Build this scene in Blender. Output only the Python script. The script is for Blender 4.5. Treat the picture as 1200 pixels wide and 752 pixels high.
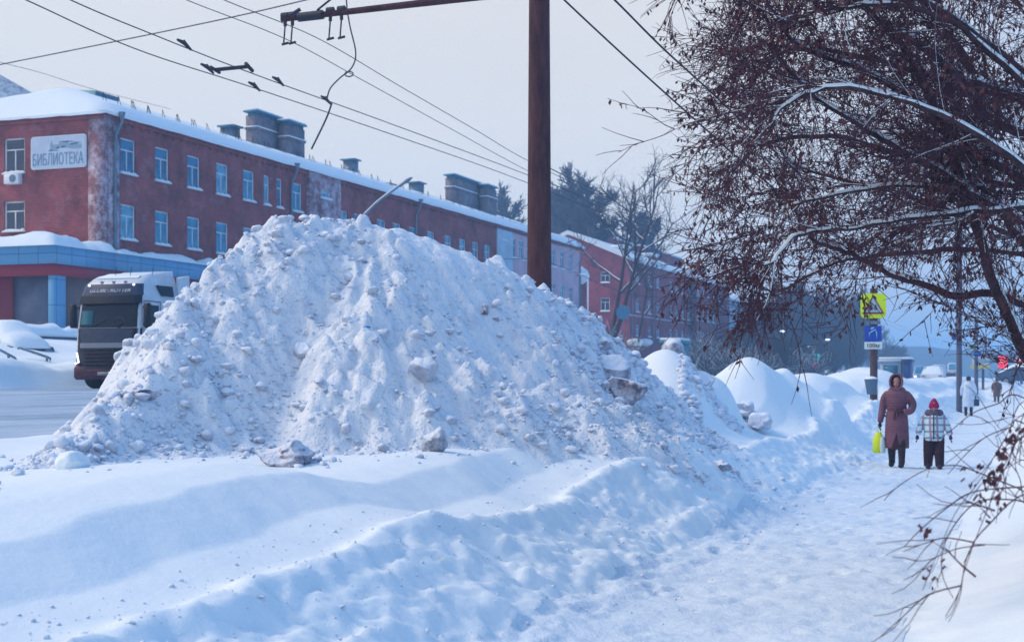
import bpy, math, random
import numpy as np
from math import sin, cos, pi, radians

for _o in list(bpy.data.objects):
    bpy.data.objects.remove(_o)
scene = bpy.context.scene
COL = scene.collection

# ------------------------------------------------------------------ camera
# world axes: +Y runs along the street, +X to the right of it, z=0 is the trodden footpath
A = math.atan(612 / 1667.0)              # the camera looks this far left of the street direction
SA, CA = sin(A), cos(A)
EYE, FPX, HOR = 1.62, 1667.0, 441.0      # eye height, focal length and horizon in photo pixels
cam_d = bpy.data.cameras.new("camera")
cam = bpy.data.objects.new("camera", cam_d)
COL.objects.link(cam)
cam.location = (0, 0, EYE)
cam.rotation_euler = (radians(90), 0, A)
cam_d.sensor_width = 36
cam_d.lens = 36 * FPX / 1200
cam_d.shift_y = (HOR - 376) / 1200
cam_d.dof.use_dof = True
cam_d.dof.focus_distance = 13.0
cam_d.dof.aperture_fstop = 4.0
cam_d.clip_start = 0.1
cam_d.clip_end = 6000
scene.camera = cam

# ------------------------------------------------------------------ sky, sun, exposure
SUN_EL, SUN_AZ = radians(44), radians(-104)   # azimuth from +Y towards +X: the bright side of the cloud, high on the left
world = bpy.data.worlds.new("World")
scene.world = world
world.use_nodes = True
nt = world.node_tree
nt.nodes.clear()
wo = nt.nodes.new('ShaderNodeOutputWorld')
sky = nt.nodes.new('ShaderNodeTexSky')
sky.sky_type = 'NISHITA'
sky.sun_disc = False
sky.sun_elevation = SUN_EL
sky.sun_rotation = SUN_AZ
bg1 = nt.nodes.new('ShaderNodeBackground'); bg1.inputs['Strength'].default_value = 0.10
nt.links.new(sky.outputs[0], bg1.inputs['Color'])
# the cloud layer: pale lavender low down, thinner and bluer towards the zenith
tc = nt.nodes.new('ShaderNodeTexCoord')
sep = nt.nodes.new('ShaderNodeSeparateXYZ'); nt.links.new(tc.outputs['Generated'], sep.inputs[0])
rmp = nt.nodes.new('ShaderNodeValToRGB'); nt.links.new(sep.outputs['Z'], rmp.inputs[0])
e = rmp.color_ramp.elements
e[0].position = 0.0; e[0].color = (0.685, 0.655, 0.61, 1)
e[1].position = 1.0; e[1].color = (0.15, 0.365, 0.76, 1)
e2 = rmp.color_ramp.elements.new(0.30); e2.color = (0.67, 0.64, 0.60, 1)
nz = nt.nodes.new('ShaderNodeTexNoise'); nz.inputs['Scale'].default_value = 2.2; nz.inputs['Detail'].default_value = 4
mp = nt.nodes.new('ShaderNodeMapping'); mp.inputs['Scale'].default_value = (1, 1, 3.5)
nt.links.new(tc.outputs['Generated'], mp.inputs[0]); nt.links.new(mp.outputs[0], nz.inputs['Vector'])
mr = nt.nodes.new('ShaderNodeMapRange'); nt.links.new(nz.outputs[0], mr.inputs[0])
mr.inputs['To Min'].default_value = 0.93; mr.inputs['To Max'].default_value = 1.07
vm = nt.nodes.new('ShaderNodeVectorMath'); vm.operation = 'SCALE'
nt.links.new(rmp.outputs[0], vm.inputs[0]); nt.links.new(mr.outputs[0], vm.inputs['Scale'])
dt = nt.nodes.new('ShaderNodeVectorMath'); dt.operation = 'DOT_PRODUCT'; nt.links.new(tc.outputs['Generated'], dt.inputs[0])
dt.inputs[1].default_value = (sin(SUN_AZ), cos(SUN_AZ), 0.0)          # darker, bluer side of the sky away from the sun
md = nt.nodes.new('ShaderNodeMapRange'); nt.links.new(dt.outputs['Value'], md.inputs[0])
md.inputs['From Min'].default_value = 0.0; md.inputs['From Max'].default_value = -0.7
mxs = nt.nodes.new('ShaderNodeMix'); mxs.data_type = 'RGBA'; nt.links.new(md.outputs[0], mxs.inputs[0]); nt.links.new(vm.outputs[0], mxs.inputs[6]); mxs.inputs[7].default_value = (.08, .285, .64, 1)
bg2 = nt.nodes.new('ShaderNodeBackground'); nt.links.new(mxs.outputs[2], bg2.inputs['Color'])
bg2.inputs['Strength'].default_value = 1.0
wm = nt.nodes.new('ShaderNodeMixShader'); wm.inputs[0].default_value = 0.88
nt.links.new(bg1.outputs[0], wm.inputs[1]); nt.links.new(bg2.outputs[0], wm.inputs[2])
nt.links.new(wm.outputs[0], wo.inputs['Surface'])

sd = bpy.data.lights.new("sun", 'SUN')
sd.energy = 1.7
sd.angle = radians(18)
sd.color = (1.0, 0.80, 0.58)
sun = bpy.data.objects.new("sun", sd)
COL.objects.link(sun)
sun.rotation_euler = (radians(90) - SUN_EL, 0, -SUN_AZ + pi)
scene.view_settings.view_transform = 'Standard'
scene.view_settings.look = 'None'
scene.view_settings.exposure = 0.48
scene.view_settings.gamma = 1.0
scene.view_settings.use_curve_mapping = False
scene.render.engine = 'CYCLES'
scene.cycles.use_denoising = True
scene.cycles.max_bounces = 6
scene.cycles.diffuse_bounces = 3
scene.cycles.transparent_max_bounces = 8
scene.cycles.volume_bounces = 1

# ------------------------------------------------------------------ geometry helpers
def xy(lat, dep):
    """metres to the right / ahead of the camera -> world x, y"""
    return -SA * dep + CA * lat, CA * dep + SA * lat

def W(px, py, d):
    """point that stands d metres ahead in the direction of a photo pixel"""
    lat = (px - 600) / FPX * d
    x, y = xy(lat, d)
    return np.array((x, y, EYE + (HOR - py) / FPX * d))

def dX(px, X):
    u = (px - 600) / FPX
    return X / (-SA + CA * u)

def YX(px, X):
    d = dX(px, X)
    return xy((px - 600) / FPX * d, d)[1]

def zX(px, py, X):
    return EYE + (HOR - py) / FPX * dX(px, X)

def XY(px, Y):
    u = (px - 600) / FPX
    d = Y / (CA + SA * u)
    return d * (-SA + CA * u), d

def hash2(ix, iy, seed):
    n = (ix.astype(np.int64) * 374761393 + iy.astype(np.int64) * 668265263 + seed * 1442695041) & 0xffffffff
    n = ((n ^ (n >> 13)) * 1274126177) & 0xffffffff
    n = n ^ (n >> 16)
    return (n & 0xffff) / 65535.0

def vnoise(x, y, seed=0):
    x = np.asarray(x, float); y = np.asarray(y, float)
    ix = np.floor(x); iy = np.floor(y)
    fx = x - ix; fy = y - iy
    fx = fx * fx * fx * (fx * (fx * 6 - 15) + 10); fy = fy * fy * fy * (fy * (fy * 6 - 15) + 10)
    a = hash2(ix, iy, seed); b = hash2(ix + 1, iy, seed); c = hash2(ix, iy + 1, seed); d = hash2(ix + 1, iy + 1, seed)
    return (a + (b - a) * fx) * (1 - fy) + (c + (d - c) * fx) * fy - 0.5

def fbm(x, y, oct=4, seed=0, gain=0.5):
    s = 0; a = 1.0
    for i in range(oct):
        s = s + a * vnoise(x * 2 ** i + 17.3 * i, y * 2 ** i - 9.1 * i, seed + i)
        a *= gain
    return s

def sstep(a, b, x):
    t = np.clip((x - a) / (b - a), 0, 1)
    return t * t * (3 - 2 * t)

def set_mesh(name, V, loops, sizes, smooth=False):
    me = bpy.data.meshes.new(name)
    V = np.asarray(V, np.float32); loops = np.asarray(loops, np.int32); sizes = np.asarray(sizes, np.int32)
    me.vertices.add(len(V)); me.vertices.foreach_set('co', V.ravel())
    me.loops.add(len(loops)); me.loops.foreach_set('vertex_index', loops)
    me.polygons.add(len(sizes))
    st = np.concatenate(([0], np.cumsum(sizes)[:-1])).astype(np.int32)
    me.polygons.foreach_set('loop_start', st)
    me.polygons.foreach_set('loop_total', sizes)
    if smooth:
        me.polygons.foreach_set('use_smooth', np.ones(len(sizes), bool))
    me.update(calc_edges=True)
    me.validate()
    return me

class MB:
    """collects faces and becomes ONE mesh object"""
    def __init__(s):
        s.v = []; s.q = []; s.n = 0; s.sz = []; s.smooth = False
    def add(s, V, F):
        V = np.asarray(V, float)
        F = np.asarray(F, np.int64)
        s.v.append(V); s.q.append((F + s.n).ravel()); s.sz.append(np.full(len(F), F.shape[1])); s.n += len(V)
        return s
    def poly(s, V):
        return s.add(V, [list(range(len(V)))])
    def box(s, x0, x1, y0, y1, z0, z1, tap=0.0, bev=0.0):
        if x1 < x0: x0, x1 = x1, x0
        if y1 < y0: y0, y1 = y1, y0
        if bev > 0:
            b = min(bev, (x1-x0)*.49, (y1-y0)*.49, (z1-z0)*.49)
            r = []
            for z, i in ((z0, b), (z0+b, 0), (z1-b, 0), (z1, b)):
                xa, xb, ya, yb = x0+i, x1-i, y0+i, y1-i
                if i == 0:
                    r.append([(xa+b, ya, z), (xb-b, ya, z), (xb, ya+b, z), (xb, yb-b, z), (xb-b, yb, z), (xa+b, yb, z), (xa, yb-b, z), (xa, ya+b, z)])
                else:
                    r.append([(xa+b*.0, ya, z), (xb, ya, z), (xb, ya, z), (xb, yb, z), (xb, yb, z), (xa, yb, z), (xa, yb, z), (xa, ya, z)])
            V = [p for ring in r for p in ring]
            F = []
            for k in range(3):
                for j in range(8):
                    F.append([k*8+j, k*8+(j+1) % 8, k*8+8+(j+1) % 8, k*8+8+j])
            s.add(V, F); s.add(r[3], [list(range(8))]); s.add(r[0], [list(range(7, -1, -1))])
            return s
        t = tap
        V = [(x0, y0, z0), (x1, y0, z0), (x1, y1, z0), (x0, y1, z0), (x0+t, y0+t, z1), (x1-t, y0+t, z1), (x1-t, y1-t, z1), (x0+t, y1-t, z1)]
        return s.add(V, [(0, 3, 2, 1), (4, 5, 6, 7), (0, 1, 5, 4), (1, 2, 6, 5), (2, 3, 7, 6), (3, 0, 4, 7)])
    def loft(s, rings, caps=True, closed=True):
        n = len(rings[0]); V = [p for r in rings for p in r]; F = []
        for k in range(len(rings)-1):
            for j in range(n if closed else n-1):
                F.append([k*n+j, k*n+(j+1) % n, (k+1)*n+(j+1) % n, (k+1)*n+j])
        s.add(V, F)
        if caps:
            s.add(rings[0], [list(range(n-1, -1, -1))]); s.add(rings[-1], [list(range(n))])
        return s
    def tube(s, pts, rad, n=6, caps=True, flat=1.0):
        P = np.asarray(pts, float); m = len(P)
        R = np.full(m, rad) if np.isscalar(rad) else np.asarray(rad, float)
        T = np.empty_like(P); T[1:-1] = P[2:] - P[:-2]; T[0] = P[1] - P[0]; T[-1] = P[-1] - P[-2]
        T /= (np.linalg.norm(T, axis=1)[:, None] + 1e-12)
        mt = T.mean(0)
        up = np.array((0, 0, 1.)) if abs(mt[2]) < 0.8 * np.linalg.norm(mt) + 1e-9 else np.array((0.2, 1., 0))
        a = np.cross(T, up); a /= (np.linalg.norm(a, axis=1)[:, None] + 1e-12); b = np.cross(a, T)
        th = np.arange(n) * 2 * pi / n
        V = P[:, None, :] + R[:, None, None] * (a[:, None, :] * np.cos(th)[None, :, None] + flat * b[:, None, :] * np.sin(th)[None, :, None])
        V = V.reshape(-1, 3)
        k = np.arange(m - 1)[:, None] * n; j = np.arange(n)[None, :]; j2 = (j + 1) % n
        F = np.stack([k + j, k + j2, k + n + j2, k + n + j], -1).reshape(-1, 4)
        s.add(V, F)
        if caps and n > 3:
            s.add(V[:n], [list(range(n-1, -1, -1))]); s.add(V[-n:], [list(range(n))])
        return s
    def ell(s, c, r, n=12, m=8):
        rings = []
        for i in range(m + 1):
            ph = -pi / 2 + pi * i / m
            rr = max(cos(ph), 0.02)
            rings.append([(c[0] + r[0]*rr*cos(2*pi*j/n), c[1] + r[1]*rr*sin(2*pi*j/n), c[2] + r[2]*sin(ph)) for j in range(n)])
        return s.loft(rings)
    def xf(s, f):
        s.v = [np.array([f(p) for p in v]) for v in s.v]; return s
    def mesh(s, name, origin=(0, 0, 0), smooth=None):
        V = np.concatenate(s.v) - np.asarray(origin)
        return set_mesh(name, V, np.concatenate(s.q), np.concatenate(s.sz), s.smooth if smooth is None else smooth)

def wloc(o):
    p = np.zeros(3)
    while o is not None:
        p += np.array(o.location); o = o.parent
    return p

def link(name, me, mat, parent=None, loc=(0, 0, 0), rz=0.0):
    o = bpy.data.objects.new(name, me)
    if mat is not None and me is not None and not len(me.materials):
        me.materials.append(mat)
    COL.objects.link(o)
    o.location = loc; o.rotation_euler = (0, 0, rz)
    if parent is not None: o.parent = parent
    return o

def part(name, mb, mat, parent, smooth=False):
    """mb in world coordinates; parent unrotated"""
    return link(name, mb.mesh(name, wloc(parent), smooth), mat, parent)

def lpart(name, mb, mat, parent, smooth=False):
    """mb in the parent's local coordinates"""
    return link(name, mb.mesh(name, (0, 0, 0), smooth), mat, parent)

def tag(o, label, cat, group=None):
    o['label'] = label; o['category'] = cat
    if group: o['group'] = group
    return o

def thing(name, label, cat, loc=(0, 0, 0), rz=0.0, group=None):
    o = bpy.data.objects.new(name, None); COL.objects.link(o)
    o.empty_display_size = 0.2
    o.location = loc; o.rotation_euler = (0, 0, rz)
    return tag(o, label, cat, group)

def struct(o, kind='structure'):
    o['kind'] = kind; return o

def copy_tree(o, parent=None):
    c = o.copy(); COL.objects.link(c); c.parent = parent
    for ch in list(o.children): copy_tree(ch, c)
    return c

def text_mb(txt, size, depth=0.01, align='CENTER'):
    cu = bpy.data.curves.new('t', 'FONT'); cu.body = txt; cu.size = size; cu.extrude = depth; cu.align_x = align
    cu.resolution_u = 3
    o = bpy.data.objects.new('t', cu); COL.objects.link(o)
    dg = bpy.context.evaluated_depsgraph_get(); dg.update()
    me = bpy.data.meshes.new_from_object(o.evaluated_get(dg))
    mb = MB()
    V = np.array([v.co[:] for v in me.vertices])
    if len(V):
        mb.v.append(V); mb.n = len(V)
        for p in me.polygons:
            mb.q.append(np.array(p.vertices[:])); mb.sz.append(np.array([len(p.vertices)]))
    bpy.data.objects.remove(o); bpy.data.curves.remove(cu); bpy.data.meshes.remove(me)
    return mb

def remeshed(mb, voxel, smooth=4, name='m'):
    me = mb.mesh(name)
    o = bpy.data.objects.new(name, me); COL.objects.link(o)
    r = o.modifiers.new('r', 'REMESH'); r.mode = 'VOXEL'; r.voxel_size = voxel; r.use_smooth_shade = True
    if smooth:
        s = o.modifiers.new('s', 'SMOOTH'); s.iterations = smooth; s.factor = 0.5
    dg = bpy.context.evaluated_depsgraph_get(); dg.update()
    out = bpy.data.meshes.new_from_object(o.evaluated_get(dg))
    bpy.data.objects.remove(o); bpy.data.meshes.remove(me)
    out.polygons.foreach_set('use_smooth', np.ones(len(out.polygons), bool))
    return out

# ------------------------------------------------------------------ materials
def mat(name, col, rough=0.7, metal=0.0, spec=0.3, emis=None, estr=0.0, noise=0.0, nscale=3.0, bump=0.0, bscale=20.0, col2=None, obj_coord=True, mix=(0.4, 0.6), bdist=0.02):
    m = bpy.data.materials.new(name); m.use_nodes = True
    n = m.node_tree.nodes; L = m.node_tree.links
    b = n['Principled BSDF']
    b.inputs['Base Color'].default_value = (*col, 1)
    b.inputs['Roughness'].default_value = rough; b.inputs['Metallic'].default_value = metal
    b.inputs['Specular IOR Level'].default_value = spec
    if emis: b.inputs['Emission Color'].default_value = (*emis, 1); b.inputs['Emission Strength'].default_value = estr
    t = n.new('ShaderNodeTexCoord')
    if noise > 0 or col2:
        nz = n.new('ShaderNodeTexNoise'); nz.inputs['Scale'].default_value = nscale; nz.inputs['Detail'].default_value = 8
        nz.inputs['Roughness'].default_value = 0.65
        L.new(t.outputs['Object'], nz.inputs['Vector'])
        r = n.new('ShaderNodeValToRGB'); L.new(nz.outputs[0], r.inputs[0])
        c2 = col2 if col2 else tuple(max(0, c * (1 - noise)) for c in col)
        c1 = col if col2 else tuple(min(1, c * (1 + noise)) for c in col)
        r.color_ramp.elements[0].position = mix[0]; r.color_ramp.elements[1].position = mix[1]
        r.color_ramp.elements[0].color = (*c1, 1); r.color_ramp.elements[1].color = (*c2, 1)
        L.new(r.outputs[0], b.inputs['Base Color'])
    if bump > 0:
        nb = n.new('ShaderNodeTexNoise'); nb.inputs['Scale'].default_value = bscale; nb.inputs['Detail'].default_value = 6
        L.new(t.outputs['Object'], nb.inputs['Vector'])
        bp = n.new('ShaderNodeBump'); bp.inputs['Strength'].default_value = bump; bp.inputs['Distance'].default_value = bdist
        L.new(nb.outputs[0], bp.inputs['Height']); L.new(bp.outputs[0], b.inputs['Normal'])
    return m

SNOW = (0.78, 0.85, 0.89)
def snow_mat(name, col=SNOW, dirt=None, dscale=1.5, dpos=(0.52, 0.72), b1=(30, .25, .02), b2=(6, .35, .06), topsnow=False, stretch=None, grain=None):
    m = bpy.data.materials.new(name); m.use_nodes = True
    n = m.node_tree.nodes; L = m.node_tree.links
    b = n['Principled BSDF']; b.inputs['Roughness'].default_value = 0.75; b.inputs['Specular IOR Level'].default_value = 0.2
    b.inputs['Base Color'].default_value = (*col, 1)
    t = n.new('ShaderNodeTexCoord')
    vec = t.outputs['Object']
    if stretch:
        mpn = n.new('ShaderNodeMapping'); mpn.inputs['Scale'].default_value = stretch
        L.new(vec, mpn.inputs[0]); dv = mpn.outputs[0]
    else: dv = vec
    if dirt:
        nz = n.new('ShaderNodeTexNoise'); nz.inputs['Scale'].default_value = dscale; nz.inputs['Detail'].default_value = 9
        nz.inputs['Roughness'].default_value = 0.7
        L.new(dv, nz.inputs['Vector'])
        r = n.new('ShaderNodeValToRGB'); L.new(nz.outputs[0], r.inputs[0])
        r.color_ramp.elements[0].position = dpos[0]; r.color_ramp.elements[1].position = dpos[1]
        r.color_ramp.elements[0].color = (*col, 1); r.color_ramp.elements[1].color = (*dirt, 1)
        out = r.outputs[0]
        if grain:
            ng = n.new('ShaderNodeTexNoise'); ng.inputs['Scale'].default_value = grain[0]; ng.inputs['Detail'].default_value = 5; ng.inputs['Roughness'].default_value = .7
            L.new(vec, ng.inputs['Vector']); rg = n.new('ShaderNodeMapRange'); L.new(ng.outputs[0], rg.inputs[0]); rg.inputs['From Min'].default_value = .56; rg.inputs['From Max'].default_value = .72; rg.inputs['To Max'].default_value = grain[1]
            mg = n.new('ShaderNodeMix'); mg.data_type = 'RGBA'; L.new(rg.outputs[0], mg.inputs[0]); L.new(out, mg.inputs[6]); mg.inputs[7].default_value = (.22, .30, .44, 1)
            out = mg.outputs[2]
        if topsnow:
            g = n.new('ShaderNodeNewGeometry'); sp = n.new('ShaderNodeSeparateXYZ'); L.new(g.outputs['Normal'], sp.inputs[0])
            nn = n.new('ShaderNodeMath'); nn.operation = 'MULTIPLY_ADD'; L.new(nz.outputs[0], nn.inputs[0]); nn.inputs[1].default_value = 1.2; L.new(sp.outputs['Z'], nn.inputs[2])
            mr = n.new('ShaderNodeMapRange'); L.new(nn.outputs[0], mr.inputs[0]); mr.inputs['From Min'].default_value = 0.85; mr.inputs['From Max'].default_value = 1.2
            mx = n.new('ShaderNodeMix'); mx.data_type = 'RGBA'; L.new(mr.outputs[0], mx.inputs[0]); L.new(out, mx.inputs[6]); mx.inputs[7].default_value = (*col, 1)
            out = mx.outputs[2]
        L.new(out, b.inputs['Base Color'])
    prev = None
    for (sc, st, di) in (b1, b2):
        nb = n.new('ShaderNodeTexNoise'); nb.inputs['Scale'].default_value = sc; nb.inputs['Detail'].default_value = 6; nb.inputs['Roughness'].default_value = .6
        L.new(vec, nb.inputs['Vector'])
        bp = n.new('ShaderNodeBump'); bp.inputs['Strength'].default_value = st; bp.inputs['Distance'].default_value = di
        L.new(nb.outputs[0], bp.inputs['Height'])
        if prev: L.new(prev, bp.inputs['Normal'])
        prev = bp.outputs[0]
    L.new(prev, b.inputs['Normal'])
    return m

def brick_mat(name, c1, c2, mortar, frost=0.0, frostcol=(.62, .6, .72), fpos=(0.5, 0.62), stain=0.5):
    m = bpy.data.materials.new(name); m.use_nodes = True
    n = m.node_tree.nodes; L = m.node_tree.links
    b = n['Principled BSDF']; b.inputs['Roughness'].default_value = 0.9; b.inputs['Specular IOR Level'].default_value = 0.15
    g = n.new('ShaderNodeNewGeometry'); sp = n.new('ShaderNodeSeparateXYZ'); L.new(g.outputs['Position'], sp.inputs[0])
    ad = n.new('ShaderNodeMath'); L.new(sp.outputs['X'], ad.inputs[0]); L.new(sp.outputs['Y'], ad.inputs[1])
    cb = n.new('ShaderNodeCombineXYZ'); L.new(ad.outputs[0], cb.inputs['X']); L.new(sp.outputs['Z'], cb.inputs['Y'])
    br = n.new('ShaderNodeTexBrick'); L.new(cb.outputs[0], br.inputs['Vector'])
    br.inputs['Color1'].default_value = (*c1, 1); br.inputs['Color2'].default_value = (*c2, 1); br.inputs['Mortar'].default_value = (*mortar, 1)
    br.inputs['Scale'].default_value = 1.0; br.inputs['Brick Width'].default_value = 0.27; br.inputs['Row Height'].default_value = 0.085; br.inputs['Mortar Size'].default_value = 0.012
    nz = n.new('ShaderNodeTexNoise'); nz.inputs['Scale'].default_value = 0.55; nz.inputs['Detail'].default_value = 12; nz.inputs['Roughness'].default_value = 0.7
    L.new(g.outputs['Position'], nz.inputs['Vector'])
    mr = n.new('ShaderNodeMapRange'); L.new(nz.outputs[0], mr.inputs[0]); mr.inputs['From Min'].default_value = .3; mr.inputs['From Max'].default_value = .7
    mr.inputs['To Min'].default_value = 1 - stain; mr.inputs['To Max'].default_value = 1 + stain
    sc = n.new('ShaderNodeVectorMath'); sc.operation = 'SCALE'; L.new(br.outputs['Color'], sc.inputs[0]); L.new(mr.outputs[0], sc.inputs['Scale'])
    out = sc.outputs[0]
    if frost > 0:
        n2 = n.new('ShaderNodeTexNoise'); n2.inputs['Scale'].default_value = 0.9; n2.inputs['Detail'].default_value = 10; n2.inputs['Roughness'].default_value = 0.85
        L.new(g.outputs['Position'], n2.inputs['Vector'])
        r2 = n.new('ShaderNodeMapRange'); L.new(n2.outputs[0], r2.inputs[0]); r2.inputs['From Min'].default_value = fpos[0]; r2.inputs['From Max'].default_value = fpos[1]; r2.inputs['To Max'].default_value = frost
        mx = n.new('ShaderNodeMix'); mx.data_type = 'RGBA'; L.new(r2.outputs[0], mx.inputs[0]); L.new(out, mx.inputs[6]); mx.inputs[7].default_value = (*frostcol, 1)
        out = mx.outputs[2]
    L.new(out, b.inputs['Base Color'])
    return m

M = {}
M['ground'] = snow_mat('fresh_snow', b1=(60, .25, .008), b2=(9, .3, .03))
M['trodden'] = snow_mat('trodden_snow', col=(0.69, 0.785, 0.87), dirt=(0.58, 0.69, 0.80), dscale=1.2, dpos=(.42, .7), b1=(38, .5, .015), b2=(7, .6, .05))
M['road'] = snow_mat('road_snow', col=(0.50, 0.61, 0.74), dirt=(0.20, 0.29, 0.40), dscale=1.0, dpos=(.34, .64), b1=(30, .4, .02), b2=(5, .3, .03), stretch=(.9, .10, 1))
M['heap'] = snow_mat('heap_snow', col=(.83, .875, .93), dirt=(0.52, 0.61, 0.75), dscale=1.9, dpos=(.5, .76), b1=(34, .6, .03), b2=(10, .7, .06), grain=(13, .6))
M['rubble'] = snow_mat('dirty_snow', col=(0.76, 0.83, .93), dirt=(0.34, 0.38, 0.48), dscale=2.3, dpos=(.42, .66), b1=(40, .6, .02), b2=(14, .7, .04), topsnow=True)
M['clod'] = snow_mat('dirty_ice', col=(0.78, 0.84, .93), dirt=(0.24, 0.27, 0.36), dscale=5, dpos=(.36, .6), b1=(50, .7, .02), b2=(16, .8, .04), topsnow=True)
M['clodr'] = snow_mat('earthy_ice', col=(0.74, 0.78, .88), dirt=(0.17, 0.14, 0.19), dscale=6, dpos=(.36, .58), b1=(50, .7, .02), b2=(16, .8, .04), topsnow=True)
M['roofsnow'] = snow_mat('roof_snow', b1=(6, .2, .04), b2=(1.2, .4, .15))
M['brick'] = brick_mat('red_brick', (.32, .052, .052), (.20, .040, .045), (.27, .12, .12), frost=.25, fpos=(.52, .75))
M['brickf'] = brick_mat('frosted_brick', (.24, .065, .065), (.18, .05, .06), (.3, .2, .22), frost=.85, fpos=(.44, .6))
M['brick2'] = brick_mat('dark_red_brick', (.34, .045, .055), (.25, .035, .05), (.22, .09, .10))
M['pink'] = mat('pink_plaster', (.56, .40, .47), .9, noise=.1, nscale=.6)
M['paleblue'] = mat('pale_blue_plaster', (.42, .55, .66), .9, noise=.12, nscale=.6)
M['frame'] = mat('white_frame', (.72, .75, .8), .5)
M['pane'] = mat('window_glass', (.03, .20, .33), .08, spec=.6, noise=.35, nscale=.7)  # teal of the reflected sky put into the base colour
M['pane1'] = mat('curtained_window_glass', (.10, .27, .38), .15, spec=.5, noise=.5, nscale=1.1)
M['pane2'] = mat('deep_window_glass', (.02, .12, .22), .08, spec=.6, noise=.5, nscale=.9)  # darker pane tone, varied from window to window
M['paned'] = mat('dark_window_glass', (.03, .035, .06), .08, spec=.6, noise=.35, nscale=.7)
M['metal'] = mat('grey_metal', (.14, .2, .27), .5, metal=.3, noise=.2, nscale=4)
M['chim'] = brick_mat('grey_brick', (.20, .165, .19), (.16, .135, .165), (.2, .18, .2), frost=.3, fpos=(.5, .7))
M['capm'] = mat('blue_sheet_metal', (.07, .2, .3), .5, metal=.2)
M['dark'] = mat('dark_metal', (.035, .035, .05), .6)
M['rust'] = mat('rusty_pole', (.040, .017, .026), .85, col2=(.11, .045, .05), nscale=9, bump=.45, bscale=40, mix=(.35, .72), bdist=.012)
_n = M['rust'].node_tree; _m = _n.nodes.new('ShaderNodeMapping'); _m.inputs['Scale'].default_value = (1, 1, .22)      # rust runs down the pole
_t = [x for x in _n.nodes if x.type == 'TEX_COORD'][0]; _z = [x for x in _n.nodes if x.type == 'TEX_NOISE'][0]
_n.links.new(_t.outputs['Object'], _m.inputs[0]); _n.links.new(_m.outputs[0], _z.inputs['Vector'])
M['wire'] = mat('cable', (.03, .035, .06), .6)
# ------------------------------------------------------------------ terrain
def bump(lat, dep, px, d, w, l, h, p=2.0, rot=0.0):
    """a rounded mound of height h around photo direction px at distance d"""
    l0 = (px - 600) / FPX * d
    a = lat - l0; b = dep - d
    c, s = cos(rot), sin(rot)
    u = (a * c + b * s) / w; v = (-a * s + b * c) / l
    return h * np.exp(-(u * u + v * v) ** (p / 2))

PROF_X = [-400, -120, -70, -47, -40, -36, -32, -30.6, -30.0, -9.6, -9.2, -8.2, -6.0, -5.3, -4.9, -4.5, -3.85, -3.45, -3.05, -2.7, -1.8, -0.75, -0.35, 0.3, 1.2, 3.0, 10, 40, 400]
PROF_Z = [9.0, 5.5, 4.2, 3.95, 3.1, 2.45, 2.0, 1.75, 1.22, 0.95, 1.06, .98, .93, .90, .84, .62, .50, .26, .05, .0, -.01, .02, .13, .36, .52, .62, .8, 1.0, 1.4]

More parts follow.
